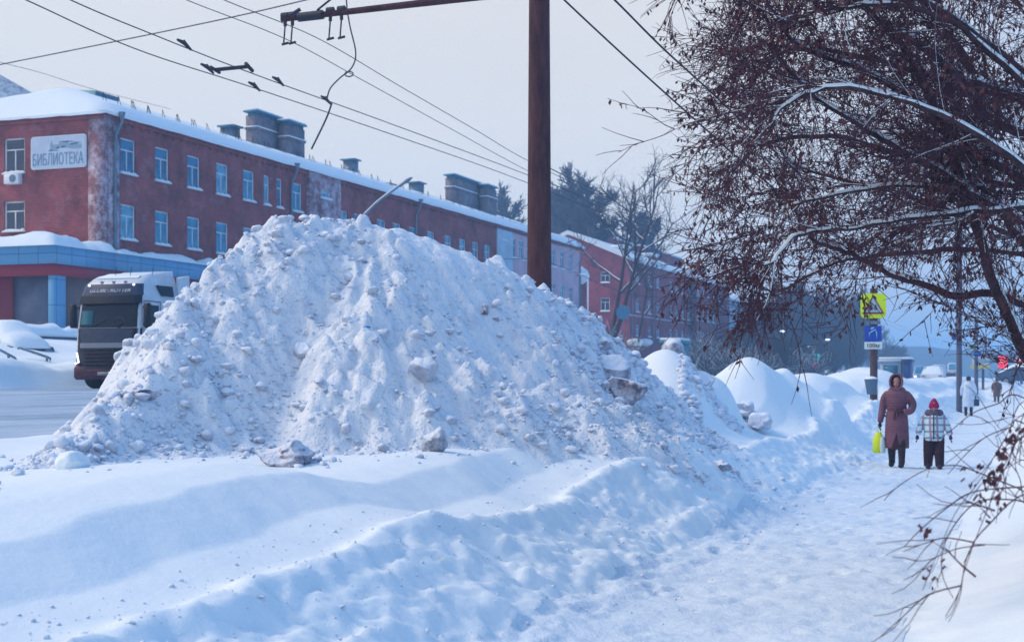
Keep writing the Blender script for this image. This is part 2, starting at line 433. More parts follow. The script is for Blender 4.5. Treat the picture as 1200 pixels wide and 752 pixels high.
def ground_z(X, Y):
    X = np.asarray(X, float); Y = np.asarray(Y, float)
    edge = sstep(-6.5, -4.5, X) * (1 - sstep(0.8, 2.5, X))
    Xw = X + edge * (.22 * vnoise(Y * .45, Y * 0 + 3, 5) + .14 * vnoise(Y * 1.5, X * .3, 6) + .10 * vnoise(Y * 4, X, 7))
    z = np.interp(Xw, PROF_X, PROF_Z)
    lat = CA * X + SA * Y; dep = -SA * X + CA * Y
    far = sstep(60, 140, Y)
    # the verge between path and road: long smooth drifts, then mounds further on
    verge = sstep(-9.6, -8.6, X) * (1 - sstep(-4.2, -3.0, X))
    z = z + verge * .16 * vnoise(X * .45, Y * .4, 11) * (1 - far)
    z = z + verge * .025 * vnoise(X * 1.1, Y * .8, 12)
    z = z + bump(lat, dep, 290, 9.6, 2.1, 1.05, .17, 3.2) + bump(lat, dep, 690, 15.2, 1.25, 1.1, .24, 4.0) + bump(lat, dep, 790, 16.9, .85, 1.3, .36, 3.0)
    z = z + bump(lat, dep, 100, 8.2, 1.2, .8, .10, 3)
    z = z - bump(lat, dep, 640, 12.6, .5, .8, .10, 2)
    # mounds
    z = z + bump(lat, dep, 748, 24.2, .75, 1.6, .62, 3, .3)
    z = z + bump(lat, dep, 775, 23.0, .9, 1.2, .42, 2)
    z = z + bump(lat, dep, 833, 24.6, .48, .9, .70, 3.2)
    z = z + bump(lat, dep, 800, 23.4, .7, .9, .35, 2)
    z = z + bump(lat, dep, 893, 29.5, 1.0, 2.4, .62, 3.4) + bump(lat, dep, 945, 31.5, .9, 2.2, .62, 5)
    z = z + .42 * sstep(25, 28, dep) * np.exp(-(np.abs(X + 5.9) / 1.15) ** 3) * (.8 + .8 * vnoise(Y * .25, X * .4, 66)) * (1 - .2 * sstep(34, 42, dep))
    z = z + bump(lat, dep, 870, 27.5, .9, 1.5, .3, 2)
    z = z + bump(lat, dep, 980, 38, 1.8, 4.5, .42, 3) + bump(lat, dep, 1003, 46, 1.3, 4, .42, 3) + bump(lat, dep, 1022, 55, 1.5, 5, .35, 3)
    z = z + bump(lat, dep, 1050, 44, .8, 2, .35, 3) + bump(lat, dep, 1046, 62, 1.5, 6, .15, 3) + bump(lat, dep, 1170, 99, 1.5, 3, 1.25, 3)
    z = z + bump(lat, dep, 945, 60, 4, 12, .45, 3) * verge
    z = z + verge * .35 * sstep(48, 70, Y) * (.6 + vnoise(Y * .12, X * .3, 14))
    # trampled, shovelled slope
    sl = sstep(-4.05, -3.8, Xw) * (1 - sstep(-3.1, -2.75, Xw))
    sl2 = sstep(-4.2, -3.9, Xw) * (1 - sstep(-3.0, -2.6, Xw))
    near = 1 - sstep(40, 90, Y)
    z = z + near * (sl * (.075 * (.28 - np.abs(fbm(X * 2.0, Y * .55, 6, 21, .6))) + .05 * fbm(X * 4, Y * 1.6, 5, 26, .74) + .03 * np.abs(fbm(X * 11, Y * 7, 3, 27, .6))) + sl2 * (.03 * fbm(X * 6, Y * 4, 3, 22) + .07 * np.exp(-((Xw + 3.93) / .13) ** 2) - .03 * np.maximum(0, vnoise(X * 3, Y * 2.2, 23)) * sl))
    z = z + near * .05 * np.exp(-((Xw + 3.2) / .12) ** 2) * (.5 + vnoise(Y * 1.1, X * 0, 28))
    sl3 = sstep(-4.2, -3.8, Xw) * (1 - sstep(-2.9, -2.5, Xw))
    z = z + near * sl3 * .03 * np.abs(fbm(X * 5, Y * 3.3, 3, 61))
    # footpath: hollows left by feet, low ridges from shovels
    pt = sstep(-3.2, -2.8, X) * (1 - sstep(-.7, -.2, X))
    z = z + near * pt * (.022 * vnoise(X * 1.5, Y * .9, 30) - .06 * np.maximum(0, vnoise(X * 3.0, Y * 2.0, 31) - .12) - .06 * np.maximum(0, vnoise(X * 6, Y * 3.4, 36) - .14) + .016 * fbm(X * 9, Y * 7, 4, 32, .65))
    z = z + near * .012 * fbm(X * 2.4, Y * 2.4, 3, 33) * (1 - pt)
    # bank right of the path and the kerb bank over the road
    rb = sstep(-.5, .6, X)
    z = z + rb * (.14 * vnoise(X * .6, Y * .5, 40)) * near
    rb2 = (1 - sstep(-30.6, -30.1, X)) * sstep(-44, -38, X)
    z = z + rb2 * (.38 * fbm(X * .35, Y * .3, 5, 41) + .12)
    # ploughed snow lying along the far kerb
    z = z + .28 * np.exp(-((X + 31.2) / .7) ** 2) * (.9 + 1.2 * vnoise(Y * .5, X, 42)) + .06 * fbm(X * 2, Y * 2, 3, 43) * np.exp(-((X + 31.2) / 1.2) ** 2)
    # the land falls gently away beyond the far crossroads
    z = z - .8 * sstep(150, 420, Y)
    return z

def gz(x, y):
    return float(ground_z(np.array([x]), np.array([y]))[0])

def axis(segs):
    out = []
    for a, b, h in segs:
        n = max(1, int(round((b - a) / h)))
        out += list(np.linspace(a, b, n, endpoint=False))
    out.append(segs[-1][1])
    return np.array(out)

def geo(a, b, n, h0):
    """n steps growing from h0, a -> b"""
    r = 1.0
    lo, hi = 1.0, 3.0
    for _ in range(60):
        r = (lo + hi) / 2
        s = h0 * (r ** n - 1) / (r - 1) if r > 1.0001 else h0 * n
        if s > abs(b - a): hi = r
        else: lo = r
    st = h0 * r ** np.arange(n); p = np.cumsum(st); p *= abs(b - a) / p[-1]
    return a + np.sign(b - a) * p

def grid_mesh(name, xs, ys, Z, keep=None):
    nx, ny = len(xs), len(ys)
    XX, YY = np.meshgrid(xs, ys, indexing='ij')
    V = np.stack([XX, YY, Z], -1).reshape(-1, 3)
    i = np.arange(nx - 1)[:, None]; j = np.arange(ny - 1)[None, :]
    F = np.stack([i * ny + j, (i + 1) * ny + j, (i + 1) * ny + j + 1, i * ny + j + 1], -1)
    if keep is not None: F = F[keep]
    F = F.reshape(-1, 4)
    used = np.unique(F); mp_ = np.full(len(V), -1); mp_[used] = np.arange(len(used))
    return set_mesh(name, V[used], mp_[F].ravel(), np.full(len(F), 4), True)

xs = np.concatenate([geo(-34, -2500, 40, .8)[::-1], axis([(-34, -30.8, .2), (-30.8, -29.8, .1), (-29.8, -9.8, 1.0), (-9.8, -5.2, .07), (-5.2, -2.6, .03), (-2.6, 1.2, .05)]), geo(1.2, 2500, 60, .1)])
ys = np.concatenate([[-60, -40, -25, -12, -5, 0, 2], axis([(2.8, 5, .1), (5, 18, .035), (18, 36, .06), (36, 60, .12), (60, 100, .4)]), geo(100, 3500, 60, 1.0)])
XX, YY = np.meshgrid(xs, ys, indexing='ij')
ZG = ground_z(XX, YY)
# boot prints trodden into the path and its edge
rfp = np.random.default_rng(44)
for _k in range(420):
    fy = 5.5 + 24 * rfp.random() ** 1.2; fx_ = rfp.choice([-2.6, -2.1, -1.6, -1.2]) + rfp.normal(0, .16); th_ = rfp.normal(0, .18) + (pi if rfp.random() < .5 else 0)
    i0, i1 = np.searchsorted(xs, [fx_ - .3, fx_ + .3]); j0, j1 = np.searchsorted(ys, [fy - .3, fy + .3])
    du = XX[i0:i1, j0:j1] - fx_; dv = YY[i0:i1, j0:j1] - fy
    u_ = (du * cos(th_) + dv * sin(th_)) / .058; v_ = (-du * sin(th_) + dv * cos(th_)) / .15
    q_ = u_ * u_ + v_ * v_
    ZG[i0:i1, j0:j1] += rfp.uniform(.008, .022) * (-np.exp(-q_ ** 2) + .45 * np.exp(-(q_ - 2.2) ** 2 * 1.4))
struct(link('snow_ground', grid_mesh('snow_ground', xs, ys, ZG), M['ground']))
# footpath of trodden snow, the same surface 4 mm up
ix = np.where((xs > -3.25) & (xs < -.55))[0]; iy = np.where((ys > 2) & (ys < 300))[0]
xx = xs[ix]; yy = ys[iy]
edge_l = -3.05 + .12 * vnoise(yy * 1.2, yy * 0, 51); edge_r = -.75 + .12 * vnoise(yy * 1.0, yy * 0 + 5, 52)
kp = (xx[:-1, None] > edge_l[None, :-1]) & (xx[1:, None] < edge_r[None, :-1])
struct(link('footpath', grid_mesh('footpath', xx, yy, ZG[np.ix_(ix, iy)] + .004, kp), M['trodden']))
# the road: packed grey snow with wheel tracks
RN_ = 1
rx = np.concatenate([np.linspace(-29.95, -9.75, 90)]); ry = np.concatenate([axis([(-20, 30, .5), (30, 120, 1.5)]), geo(120, 900, 30, 3)])
RX, RY = np.meshgrid(rx, ry, indexing='ij')
RZ = ground_z(RX, RY) + .035
for tx in (-12.2, -14.0, -17.0, -18.8, -22.0, -23.8, -26.9, -28.6):
    RZ -= .014 * np.exp(-((RX - tx + .1 * vnoise(RY * .2, RY * 0, 60)) / .22) ** 2)
RZ += .02 * fbm(RX * 1.3, RY * .35, 4, 68)
struct(link('road', grid_mesh('road', rx, ry, RZ), M['road']))

# ------------------------------------------------------------------ the ploughed heap
ridge = [(38, 528, 11.3), (60, 516, 11.6), (95, 492, 12.2), (130, 452, 12.9), (187, 392, 13.7), (240, 330, 14.6), (264, 306, 14.9), (330, 264, 15.6), (400, 252, 16.0), (450, 260, 16.3), (500, 268, 16.6),
         (545, 282, 17.1), (600, 306, 17.8), (640, 332, 18.5), (690, 372, 19.3), (735, 408, 19.9), (770, 440, 20.3), (800, 466, 20.4), (822, 488, 20.3), (840, 505, 20.0)]
RP = np.array([((p[0] - 600) / FPX * p[2], p[2], EYE + (HOR - p[1]) / FPX * p[2]) for p in ridge])
RP[:, 2] += np.interp(np.arange(len(RP)), [0, 4, 7, 9, 11, 14, 18], [.02, .0, .15, .17, .07, .10, .0])
RP = np.array([[np.interp(t, np.arange(len(RP)), RP[:, k]) for k in range(3)] for t in np.linspace(0, len(RP) - 1, 110)])
HS_ = .025
hl = np.arange(-5.4, 4.4, HS_); hd = np.arange(10.0, 22.5, HS_)
HL, HD = np.meshgrid(hl, hd, indexing='ij')
wl = HL + .30 * vnoise(HL * .8, HD * .8, 70) + .10 * vnoise(HL * 2.2, HD * 2.2, 71)
wd = HD + .35 * vnoise(HL * .7, HD * .7, 72) + .12 * vnoise(HL * 2.2, HD * 2.2, 73)
HB = np.full(HL.shape, -9.0)
for (rl, rd, rzz) in RP:
    dist = np.sqrt((wl - rl) ** 2 + (wd - rd) ** 2 + .02)
    sl_ = np.interp(rl, [-3.4, -2.2, -.5, 1.0], [1.25, 1.15, 1.06, 1.25])
    HB = np.maximum(HB, rzz + .02 - sl_ * (dist - .08 * np.clip(dist - 1.2, 0, 3)))
HX, HY = xy(HL, HD)
GZ = ground_z(HX, HY)
ang = np.arctan2(HD - 16.6, HL + 1.6) ; rad = np.hypot(HD - 16.6, HL + 1.6)
HB = HB + .10 * fbm(HL * 1.1, HD * 1.1, 3, 75) + .16 * sstep(.3, 1.5, rad) * fbm(ang * 6.0, rad * .45, 3, 91)
rng = np.random.default_rng(7)
LUMP = np.zeros(HL.shape)
coarse = .5 + 1.0 * vnoise(HL * .9, HD * .9, 77) + .30 * sstep(-.6, 1.2, HL) + .3 * sstep(-2.4, -3.6, HL) - .3 * sstep(-2.6, -1.6, HL) * (1 - sstep(-.8, .4, HL))
NL = 42000
cl = rng.uniform(hl[0], hl[-1], NL); cd = rng.uniform(hd[0], hd[-1], NL)
rr = .026 * (rng.pareto(1.65, NL) + 1); rr = np.minimum(rr, .2)
for a, b, r in zip(cl, cd, rr):
    ci = int((a - hl[0]) / HS_); cj = int((b - hd[0]) / HS_)
    ci = min(max(ci, 0), len(hl) - 1); cj = min(max(cj, 0), len(hd) - 1)
    if rng.random() > coarse[ci, cj] + .12: continue
    if HB[ci, cj] < GZ[ci, cj] - .2: continue
    k = int(r * 1.5 / HS_) + 2
    s0, s1, t0, t1 = max(ci - k, 0), ci + k + 1, max(cj - k, 0), cj + k + 1
    th = rng.uniform(0, pi); ex = rng.uniform(.65, 1.0)
    u = HL[s0:s1, t0:t1] - a; v = HD[s0:s1, t0:t1] - b
    uu = (u * cos(th) + v * sin(th)) / r; vv = (-u * sin(th) + v * cos(th)) / (r * ex)
    pr = rng.uniform(.35, .8) + rng.normal(0, .22) * uu + rng.normal(0, .22) * vv
    for kk in range(5):
        aa = kk * 1.2566 + rng.uniform(-.5, .5); pr = np.minimum(pr, rng.uniform(.8, 2.6) * (rng.uniform(.6, 1) - cos(aa) * uu - sin(aa) * vv))
    pr = np.clip(pr, 0, 2) * r
    sub = LUMP[s0:s1, t0:t1]
    np.maximum(sub, pr, out=sub)
hh_ = HB - GZ
HB = GZ + .5 * (hh_ + np.sqrt(hh_ ** 2 + .09)) - .14
LUMP = LUMP * (.25 + .75 * sstep(.05, .6, hh_ + .5 * sstep(.8, 1.6, HL)))
HZ = HB + LUMP + .05 * fbm(HL * 4, HD * 4, 4, 79, .6) - .04 * np.maximum(0, vnoise(HL * 3, HD * 3, 80)) + .05 * np.abs(vnoise(HL * 1.7, HD * 1.7, 81))
crest = np.exp(-((HB - 3.15) / .35) ** 2)
HZ = HZ + crest * .10 * np.maximum(0, vnoise(HL * 2.3, HD * 2.3, 83))
keep = (HZ > GZ - .10) & (hh_ > -.45)
kc = keep[:-1, :-1] | keep[1:, :-1] | keep[:-1, 1:] | keep[1:, 1:]
def grid_mesh2(name, X2, Y2, Z2, keepc, origin):
    nx, ny = X2.shape
    V = np.stack([X2, Y2, Z2], -1).reshape(-1, 3) - np.asarray(origin)
    i = np.arange(nx - 1)[:, None]; j = np.arange(ny - 1)[None, :]
    F = np.stack([i * ny + j, (i + 1) * ny + j, (i + 1) * ny + j + 1, i * ny + j + 1], -1)[keepc]
    used = np.unique(F); mp_ = np.full(len(V), -1); mp_[used] = np.arange(len(used))
    return set_mesh(name, V[used], mp_[F].ravel(), np.full(len(F), 4), True)
ho = (*xy(-1.8, 16.5), .8)
heap = link('snow_heap', grid_mesh2('snow_heap', HX, HY, HZ, kc, ho), M['heap'], loc=ho)
tag(heap, 'huge steep heap of ploughed dirty snow in front of the brown pole', 'snow heap')

def heap_z(lat, dep):
    i = np.clip(((lat - hl[0]) / HS_).astype(int), 0, len(hl) - 1); j = np.clip(((dep - hd[0]) / HS_).astype(int), 0, len(hd) - 1)
    return HZ[i, j], GZ[i, j], coarse[i, j]

def ico(sub):
    import bmesh
    bm = bmesh.new(); bmesh.ops.create_icosphere(bm, subdivisions=sub, radius=1.0)
    V = np.array([v.co[:] for v in bm.verts]); F = np.array([[v.index for v in f.verts] for f in bm.faces]); bm.free()
    return V, F
IV2, IF2 = ico(2); IV4, IF4 = ico(4)

def n3(V, sc, seed):
    return vnoise(V[:, 0] * sc + V[:, 2] * .7 * sc, V[:, 1] * sc - V[:, 2] * .5 * sc, seed) + vnoise(V[:, 2] * sc + 5, V[:, 0] * sc * .8 + V[:, 1] * .3, seed + 1)

def chunk(V, seed, rough=.35, cuts=7):
    r = np.random.default_rng(seed); P = V.copy()
    for _ in range(cuts):                       # broken faces
        d = r.normal(size=3); d /= np.linalg.norm(d); h = r.uniform(.45, .85)
        k = P @ d; over = np.maximum(0, k - h); P = P - .85 * over[:, None] * d
    P = P * (1 + rough * n3(V, 1.6, seed) + rough * .45 * n3(V, 5, seed + 3))[:, None]
    return P
TEMPL = [chunk(IV2, 100 + i, .18, 14) for i in range(12)]
def rubble(mb, P, seed, rmin, pw, rmax, sink=.25):
    r = np.random.default_rng(seed); n = len(P)
    S = np.minimum(rmin * (r.pareto(pw, n) + 1), rmax); th = r.uniform(0, 2 * pi, n); ti = r.integers(0, 12, n)
    sq = np.stack([np.ones(n), r.uniform(.7, 1, n), r.uniform(.55, .9, n)], 1) * S[:, None]
    for t in range(12):
        k = np.where(ti == t)[0]
        if not len(k): continue
        T = TEMPL[t][None] * sq[k][:, None, :]
        c = np.cos(th[k])[:, None]; q = np.sin(th[k])[:, None]
        V = np.stack([T[..., 0] * c - T[..., 1] * q, T[..., 0] * q + T[..., 1] * c, T[..., 2]], -1) + (P[k] + np.stack([k * 0, k * 0, S[k] * (.5 - sink)], 1))[:, None, :]
        F = IF2[None] + (np.arange(len(k)) * len(IV2))[:, None, None]
        mb.add(V.reshape(-1, 3), F.reshape(-1, 3))
    return mb
def to_world(a, b, z):
    x, y = xy(a, b); return np.stack([x, y, z], 1)
mb = MB(); r = np.random.default_rng(5)
a = r.uniform(-4.6, 4.2, 60000); b = r.uniform(10.5, 21.8, 60000); h, g, c_ = heap_z(a, b)
k = (h > g + .02) & (r.random(60000) < c_ * .9)
P = to_world(a[k], b[k], h[k])
rubble(mb, P[:5200], 11, .014, 1.7, .085); rubble(mb, P[5200:16000], 12, .009, 2.2, .03, .1)
# crumbs that rolled off the heap
t = r.integers(0, len(RP), 6000); a = RP[t, 0] + r.normal(0, .5, 6000); b = RP[t, 1] - r.uniform(0, 4, 6000); h, g, c_ = heap_z(a, b)
k = (h < g) & (h > g - .22); rubble(mb, to_world(a[k], b[k], g[k])[:600], 13, .013, 1.8, .06, .35)
# coarse rubble in the gap between heap and the mounds behind it
px = r.uniform(796, 868, 700); d = r.uniform(21.0, 23.4, 700); k = (px < 820) | (d > 22.5); px = px[k]; d = d[k]
X_, Y_ = xy((px - 600) / FPX * d, d); rubble(mb, np.stack([X_, Y_, ground_z(X_, Y_)], 1), 14, .03, 1.7, .11, .35)
# crumbs on the shovelled slope and along the edge of the path
Y_ = 5 + 38 * r.random(4200) ** 1.3; X_ = r.uniform(-4.3, -2.2, 4200); rubble(mb, np.stack([X_, Y_, ground_z(X_, Y_)], 1), 15, .005, 2.1, .022, .4)
o = link('snow_rubble', mb.mesh('snow_rubble', ho), M['rubble'], loc=ho)
struct(o, 'stuff')

def heap_hit(px, py):
    """distance at which the view through this pixel meets heap or snow"""
    u = (px - 600) / FPX; v = (HOR - py) / FPX
    for d in np.arange(9.5, 24, .02):
        h, g, c = heap_z(np.array([u * d]), np.array([d]))
        if EYE + v * d <= max(h[0], g[0]): return d
    return 20.0
def clod(px, py, w, hgt, m, label, seed, sink=.3, rough=.3):
    d = heap_hit(px, py + hgt * .3)
    s = w / 2 / FPX * d; sz = hgt / 2 / FPX * d
    c = W(px, py, d + s * (.62 if m is M['clodr'] else .4))
    P = chunk(IV4, seed, rough, 9) * np.array((s, s, sz)) * 1.08
    P = P * (1 + .05 * n3(IV4, 14, seed + 9))[:, None]
    th = seed * 1.3; cc, q = cos(th), sin(th)
    P = P @ np.array([[cc, q, 0], [-q, cc, 0], [0, 0, 1]])
    me = set_mesh('snow_clod', P, IF4.ravel(), np.full(len(IF4), 3), True)
    o = link('snow_clod', me, m, loc=c)
    tag(o, label, 'snow chunk', 'big frozen chunks lying on the snow heap')
clod(730, 458, 54, 48, M['clodr'], 'largest grey ice boulder with earthy red underside, low on the heap right flank', 201, rough=.16)
clod(714, 434, 46, 34, M['clod'], 'snow capped ice chunk leaning above the big earthy boulder', 202)
clod(338, 534, 60, 40, M['clodr'], 'dark earthy ice boulder at the lower left foot of the heap', 203)
clod(496, 436, 46, 40, M['rubble'], 'pale rounded snow boulder low in the middle of the heap', 204, rough=.2)
clod(508, 518, 27, 36, M['clod'], 'upright blue ice block at the foot of the heap, half sunk in the drift', 205)
clod(168, 461, 34, 18, M['clodr'], 'dark brown stained clod on the left flank of the heap', 206)
clod(357, 412, 30, 28, M['rubble'], 'square edged snow block in the upper left part of the heap face', 207)
clod(568, 366, 12, 16, M['clodr'], 'small red brown lump high on the right part of the heap', 209)
clod(85, 545, 40, 32, M['ground'], 'smooth rounded lump at the left foot of the heap', 210, rough=.15)
clod(160, 368 + 92, 8, 8, M['clod'], 'fist sized grey clod beside the brown stained clod', 213)
clod(706, 404, 22, 16, M['clod'], 'grey clod on the right ridge of the heap above the boulders', 214)
clod(845, 545, 26, 14, M['clod'], 'flat grey ice slab that slid down to the right end of the heap', 215)
for (px, py, d, w, h, m, lab, sd) in (
        (792, 416, 23.6, 34, 36, M['clod'], 'grey rubble lump on the small pile behind the heap, left of the rounded mound', 221),
        (822, 452, 23.2, 40, 30, M['clod'], 'grey ice chunk at the foot of the rounded mound behind the heap', 222),
        (870, 468, 25.5, 34, 22, M['rubble'], 'low bluish snow block right of the rounded mound behind the heap', 223),
        (893, 478, 25.2, 26, 24, M['rubble'], 'snow block standing alone where the heap rubble ends near the path', 224),
        (804, 467, 21.6, 16, 14, M['clod'], 'small grey clod between the heap and the rounded mound', 225)):
    c = W(px, py, d); s = w / 2 / FPX * d; sz = h / 2 / FPX * d
    P = chunk(IV4, sd, .3, 9) * np.array((s, s, sz)) * 1.1
    tag(link('snow_clod', set_mesh('snow_clod', P, IF4.ravel(), np.full(len(IF4), 3), True), m, loc=(c[0], c[1], min(c[2], gz(c[0], c[1]) + sz * .9))), lab, 'snow chunk', 'frozen chunks behind the heap')
# scrap of blue plastic frozen into the heap
d = heap_hit(430, 385); c = W(430, 385, d)
V, F = IV2 * .05, IF2
mb = MB(); mb.add(chunk(IV2, 5) * (.045, .03, .03), IF2); mb.add(chunk(IV2, 6) * (.05, .03, .035) + (-.07, 0, -.06), IF2)
tag(link('plastic_scrap', mb.mesh('plastic_scrap'), mat('blue_plastic', (.02, .25, .6), .4), loc=c), 'crumpled scrap of bright blue plastic in the face of the heap', 'litter')
# ------------------------------------------------------------------ buildings
XF = -47.4                                # the common building line along the street
YC = YX(122, XF)                          # street corner of the brick building
Y_RED_END = YX(582, XF)
Y_BLUE_END = YX(600, XF)
Y_PINK_END = YX(680, XF)

def wall_mb(axis_, c, a0, a1, z0, z1, openings, out, reveal=.22):
    """a wall in the plane x=c (axis_ 'x') or y=c with holes (a, a, z, z) and reveals going inwards; out = +1/-1 outward sign"""
    mb = MB()
    A_ = sorted({a0, a1, *[o[0] for o in openings], *[o[1] for o in openings]})
    Z_ = sorted({z0, z1, *[o[2] for o in openings], *[o[3] for o in openings]})
    def P(a, z, off=0.0):
        return (c + off, a, z) if axis_ == 'x' else (a, c + off, z)
    for i in range(len(A_) - 1):
        for k in range(len(Z_) - 1):
            am, zm = (A_[i] + A_[i+1]) / 2, (Z_[k] + Z_[k+1]) / 2
            if any(o[0] < am < o[1] and o[2] < zm < o[3] for o in openings): continue
            mb.poly([P(A_[i], Z_[k]), P(A_[i+1], Z_[k]), P(A_[i+1], Z_[k+1]), P(A_[i], Z_[k+1])])
    r = -out * reveal
    for (a, b, z, w) in openings:
        mb.poly([P(a, z), P(b, z), P(b, z, r), P(a, z, r)]); mb.poly([P(a, w), P(b, w), P(b, w, r), P(a, w, r)])
        mb.poly([P(a, z), P(a, w), P(a, w, r), P(a, z, r)]); mb.poly([P(b, z), P(b, w), P(b, w, r), P(b, z, r)])
    return mb

_win = {}; _wn = 0
def window(parent, axis_, c, a0, a1, z0, z1, out, kind='T', dark=False, sill=True, lit=False):
    w, h = round(a1 - a0, 2), round(z1 - z0, 2)
    global _wn
    _wn += 1; var = (0, 1, 0, 2, 0, 0, 2, 1, 0, 2, 1)[(_wn * 7) % 11]
    key = (w, h, kind, dark, sill, var)
    if key not in _win:
        f = MB(); t = .085; y0, y1 = .08, .15
        f.box(-w/2, -w/2 + t, y0, y1, 0, h); f.box(w/2 - t, w/2, y0, y1, 0, h)
        f.box(-w/2 + t, w/2 - t, y0, y1, 0, t); f.box(-w/2 + t, w/2 - t, y0, y1, h - t, h)
        if kind in ('T', 'N'): f.box(-w/2 + t, w/2 - t, y0 + .01, y1 - .01, h * .66, h * .66 + .07)
        if kind == 'T': f.box(-.035, .035, y0 + .012, y1 - .012, t, h * .66)
        if kind == 'X': f.box(-.035, .035, y0 + .012, y1 - .012, t, h - t); f.box(-w/2 + t, w/2 - t, y0 + .01, y1 - .01, h * .5, h * .5 + .07)
        p = MB().poly([(-w/2 + .02, .12, .02), (w/2 - .02, .12, .02), (w/2 - .02, .12, h - .02), (-w/2 + .02, .12, h - .02)])
        # one opaque sheet; the teal variants carry reflected sky in their colour
        s = None
        if sill:
            s = MB(); r = np.random.default_rng(int(w * 100 + h * 7)); n = 9
            rings = []
            for i in range(n):
                x = -w/2 - .06 + (w + .12) * i / (n - 1); e_ = .35 if i in (0, n-1) else 1; hh = (.15 + r.uniform(-.03, .05)) * e_
                rings.append([(x, .07, 0), (x, -.14, -.02), (x, -.20, .02), (x, -.17, hh * .6), (x, -.06, hh), (x, .07, hh * 1.1)])
            s.loft(rings)
        _win[key] = (f.mesh('window'), p.mesh('pane'), s.mesh('sill_snow', smooth=True) if s else None)
        _win[key][0].materials.append(M['frame']); _win[key][1].materials.append(M['paned' if dark else ('pane', 'pane1', 'pane2')[var]])
        if s: _win[key][2].materials.append(M['roofsnow'])
    f, p, s = _win[key]
    am = (a0 + a1) / 2
    if axis_ == 'x': loc = (c, am, z0); rz = radians(90) if out > 0 else radians(-90)
    else: loc = (am, c, z0); rz = 0 if out < 0 else pi
    o = link('window', f, None, parent, np.array(loc) - wloc(parent), rz)
    link('pane', p, None, o)
    if s: link('sill_snow', s, None, o)
    return o

def roof_snow(x0, x1, y0, y1, ze, xr, zr, hip0=0.0, hip1=0.0, th=.35, seed=1, over=.45):
    """snow lying on a gable/hip roof with the ridge along y at x=xr; eaves at x0 and x1"""
    mb = MB(); nx, ny = 28, max(10, int((y1 - y0) / 1.0))
    ys_ = np.linspace(y0 - over, y1 + over, ny); xs_ = np.linspace(x0 - over, x1 + over, nx)
    X_, Y_ = np.meshgrid(xs_, ys_, indexing='ij')
    sl = (zr - ze) / (x1 - xr)
    z = zr - np.abs(X_ - xr) * sl
    if hip0: z = np.minimum(z, ze + (Y_ - y0 + over) * (zr - ze) / hip0 - over * sl)
    if hip1: z = np.minimum(z, ze + (y1 + over - Y_) * (zr - ze) / hip1 - over * sl)
    edge = np.minimum(np.minimum(X_ - xs_[0], xs_[-1] - X_), np.minimum(Y_ - ys_[0] if hip0 else 9, ys_[-1] - Y_ if hip1 else 9))
    t = th * (1 - np.exp(-edge / .25)) + .12 * vnoise(X_ * .3, Y_ * .3, seed) * np.clip(edge, 0, 1) + .12
    V1 = np.stack([X_, Y_, z + t], -1).reshape(-1, 3); V0 = np.stack([X_, Y_, z - .02 + .05 * vnoise(X_ * 1.3, Y_ * 1.3, seed + 5)], -1).reshape(-1, 3)
    i = np.arange(nx - 1)[:, None]; j = np.arange(ny - 1)[None, :]
    F = np.stack([i * ny + j, (i + 1) * ny + j, (i + 1) * ny + j + 1, i * ny + j + 1], -1).reshape(-1, 4)
    mb.add(V1, F); mb.add(V0, F[:, ::-1])
    # rim
    ring = [k * ny for k in range(nx)] + [(nx - 1) * ny + k for k in range(1, ny)] + [k * ny + ny - 1 for k in range(nx - 2, -1, -1)] + [k for k in range(ny - 2, 0, -1)]
    ring = np.array(ring); n = len(ring)
    R = np.concatenate([V0[ring], V1[ring]])
    mb.add(R, [(k, (k + 1) % n, n + (k + 1) % n, n + k) for k in range(n)])
    return mb

def downpipe(parent, x, y, z0, z1, out='x', kick=.55):
    dx, dy = (kick, 0) if out == 'x' else (0, -kick)
    p = [(x + dx, y + dy, z1 + .1), (x + dx, y + dy, z1 - .35), (x + dx*.3, y + dy*.3, z1 - 1.0), (x + .12 * (out == 'x'), y - .12 * (out != 'x'), z1 - 1.5), (x + .12 * (out == 'x'), y - .12 * (out != 'x'), z0)]
    mb = MB().tube(p, .085, 8)
    mb.tube([(p[0][0], p[0][1], p[0][2] - .3), (p[0][0], p[0][1], p[0][2] + .1)], [.1, .2], 8)
    for zz in np.arange(z0 + 1, z1 - 2, 2.2): mb.tube([(p[-1][0], p[-1][1], zz), (p[-1][0], p[-1][1], zz + .08)], .11, 8)
    part('downpipe', mb, M['metal'], parent)

def rowz(px, bot, top): return zX(px, bot, XF), zX(px, top, XF)

ZE = zX(122, 134, XF)
lib = thing('brick_building', 'long red brick building with icy corner, library sign and blue canopy', 'building', (XF - 7, YC + 20, 3.9))
zu0, zu1 = rowz(150, 205, 163); zl0, zl1 = rowz(150, 282, 240)
zs0, zs1 = 4.9, 6.9
def win_y(px, w=1.4): y = YX(px, XF); return y - w/2, y + w/2
spec = [(150, 1.4, 'T'), (190, 1.4, 'T'), (227, 1.4, 'T'), (260.5, 1.4, 'T'), (291.5, 1.4, 'T'), (312.5, .72, 'N'), (327.5, .72, 'N'), (348, 1.4, 'T')]
spec2 = [(402, 1.5, 'X'), (418, .9, 'N'), (431, .9, 'N'), (447, 1.5, 'X'), (465, 1.5, 'X'), (484, 1.5, 'T'), (505, 1.5, 'T'), (525, 1.5, 'T'), (542, 1.5, 'T'), (557, 1.5, 'T'), (571, 1.5, 'T')]
y_ice0, y_ice1 = YX(359, XF), YX(396, XF)
ops = []; wins = []
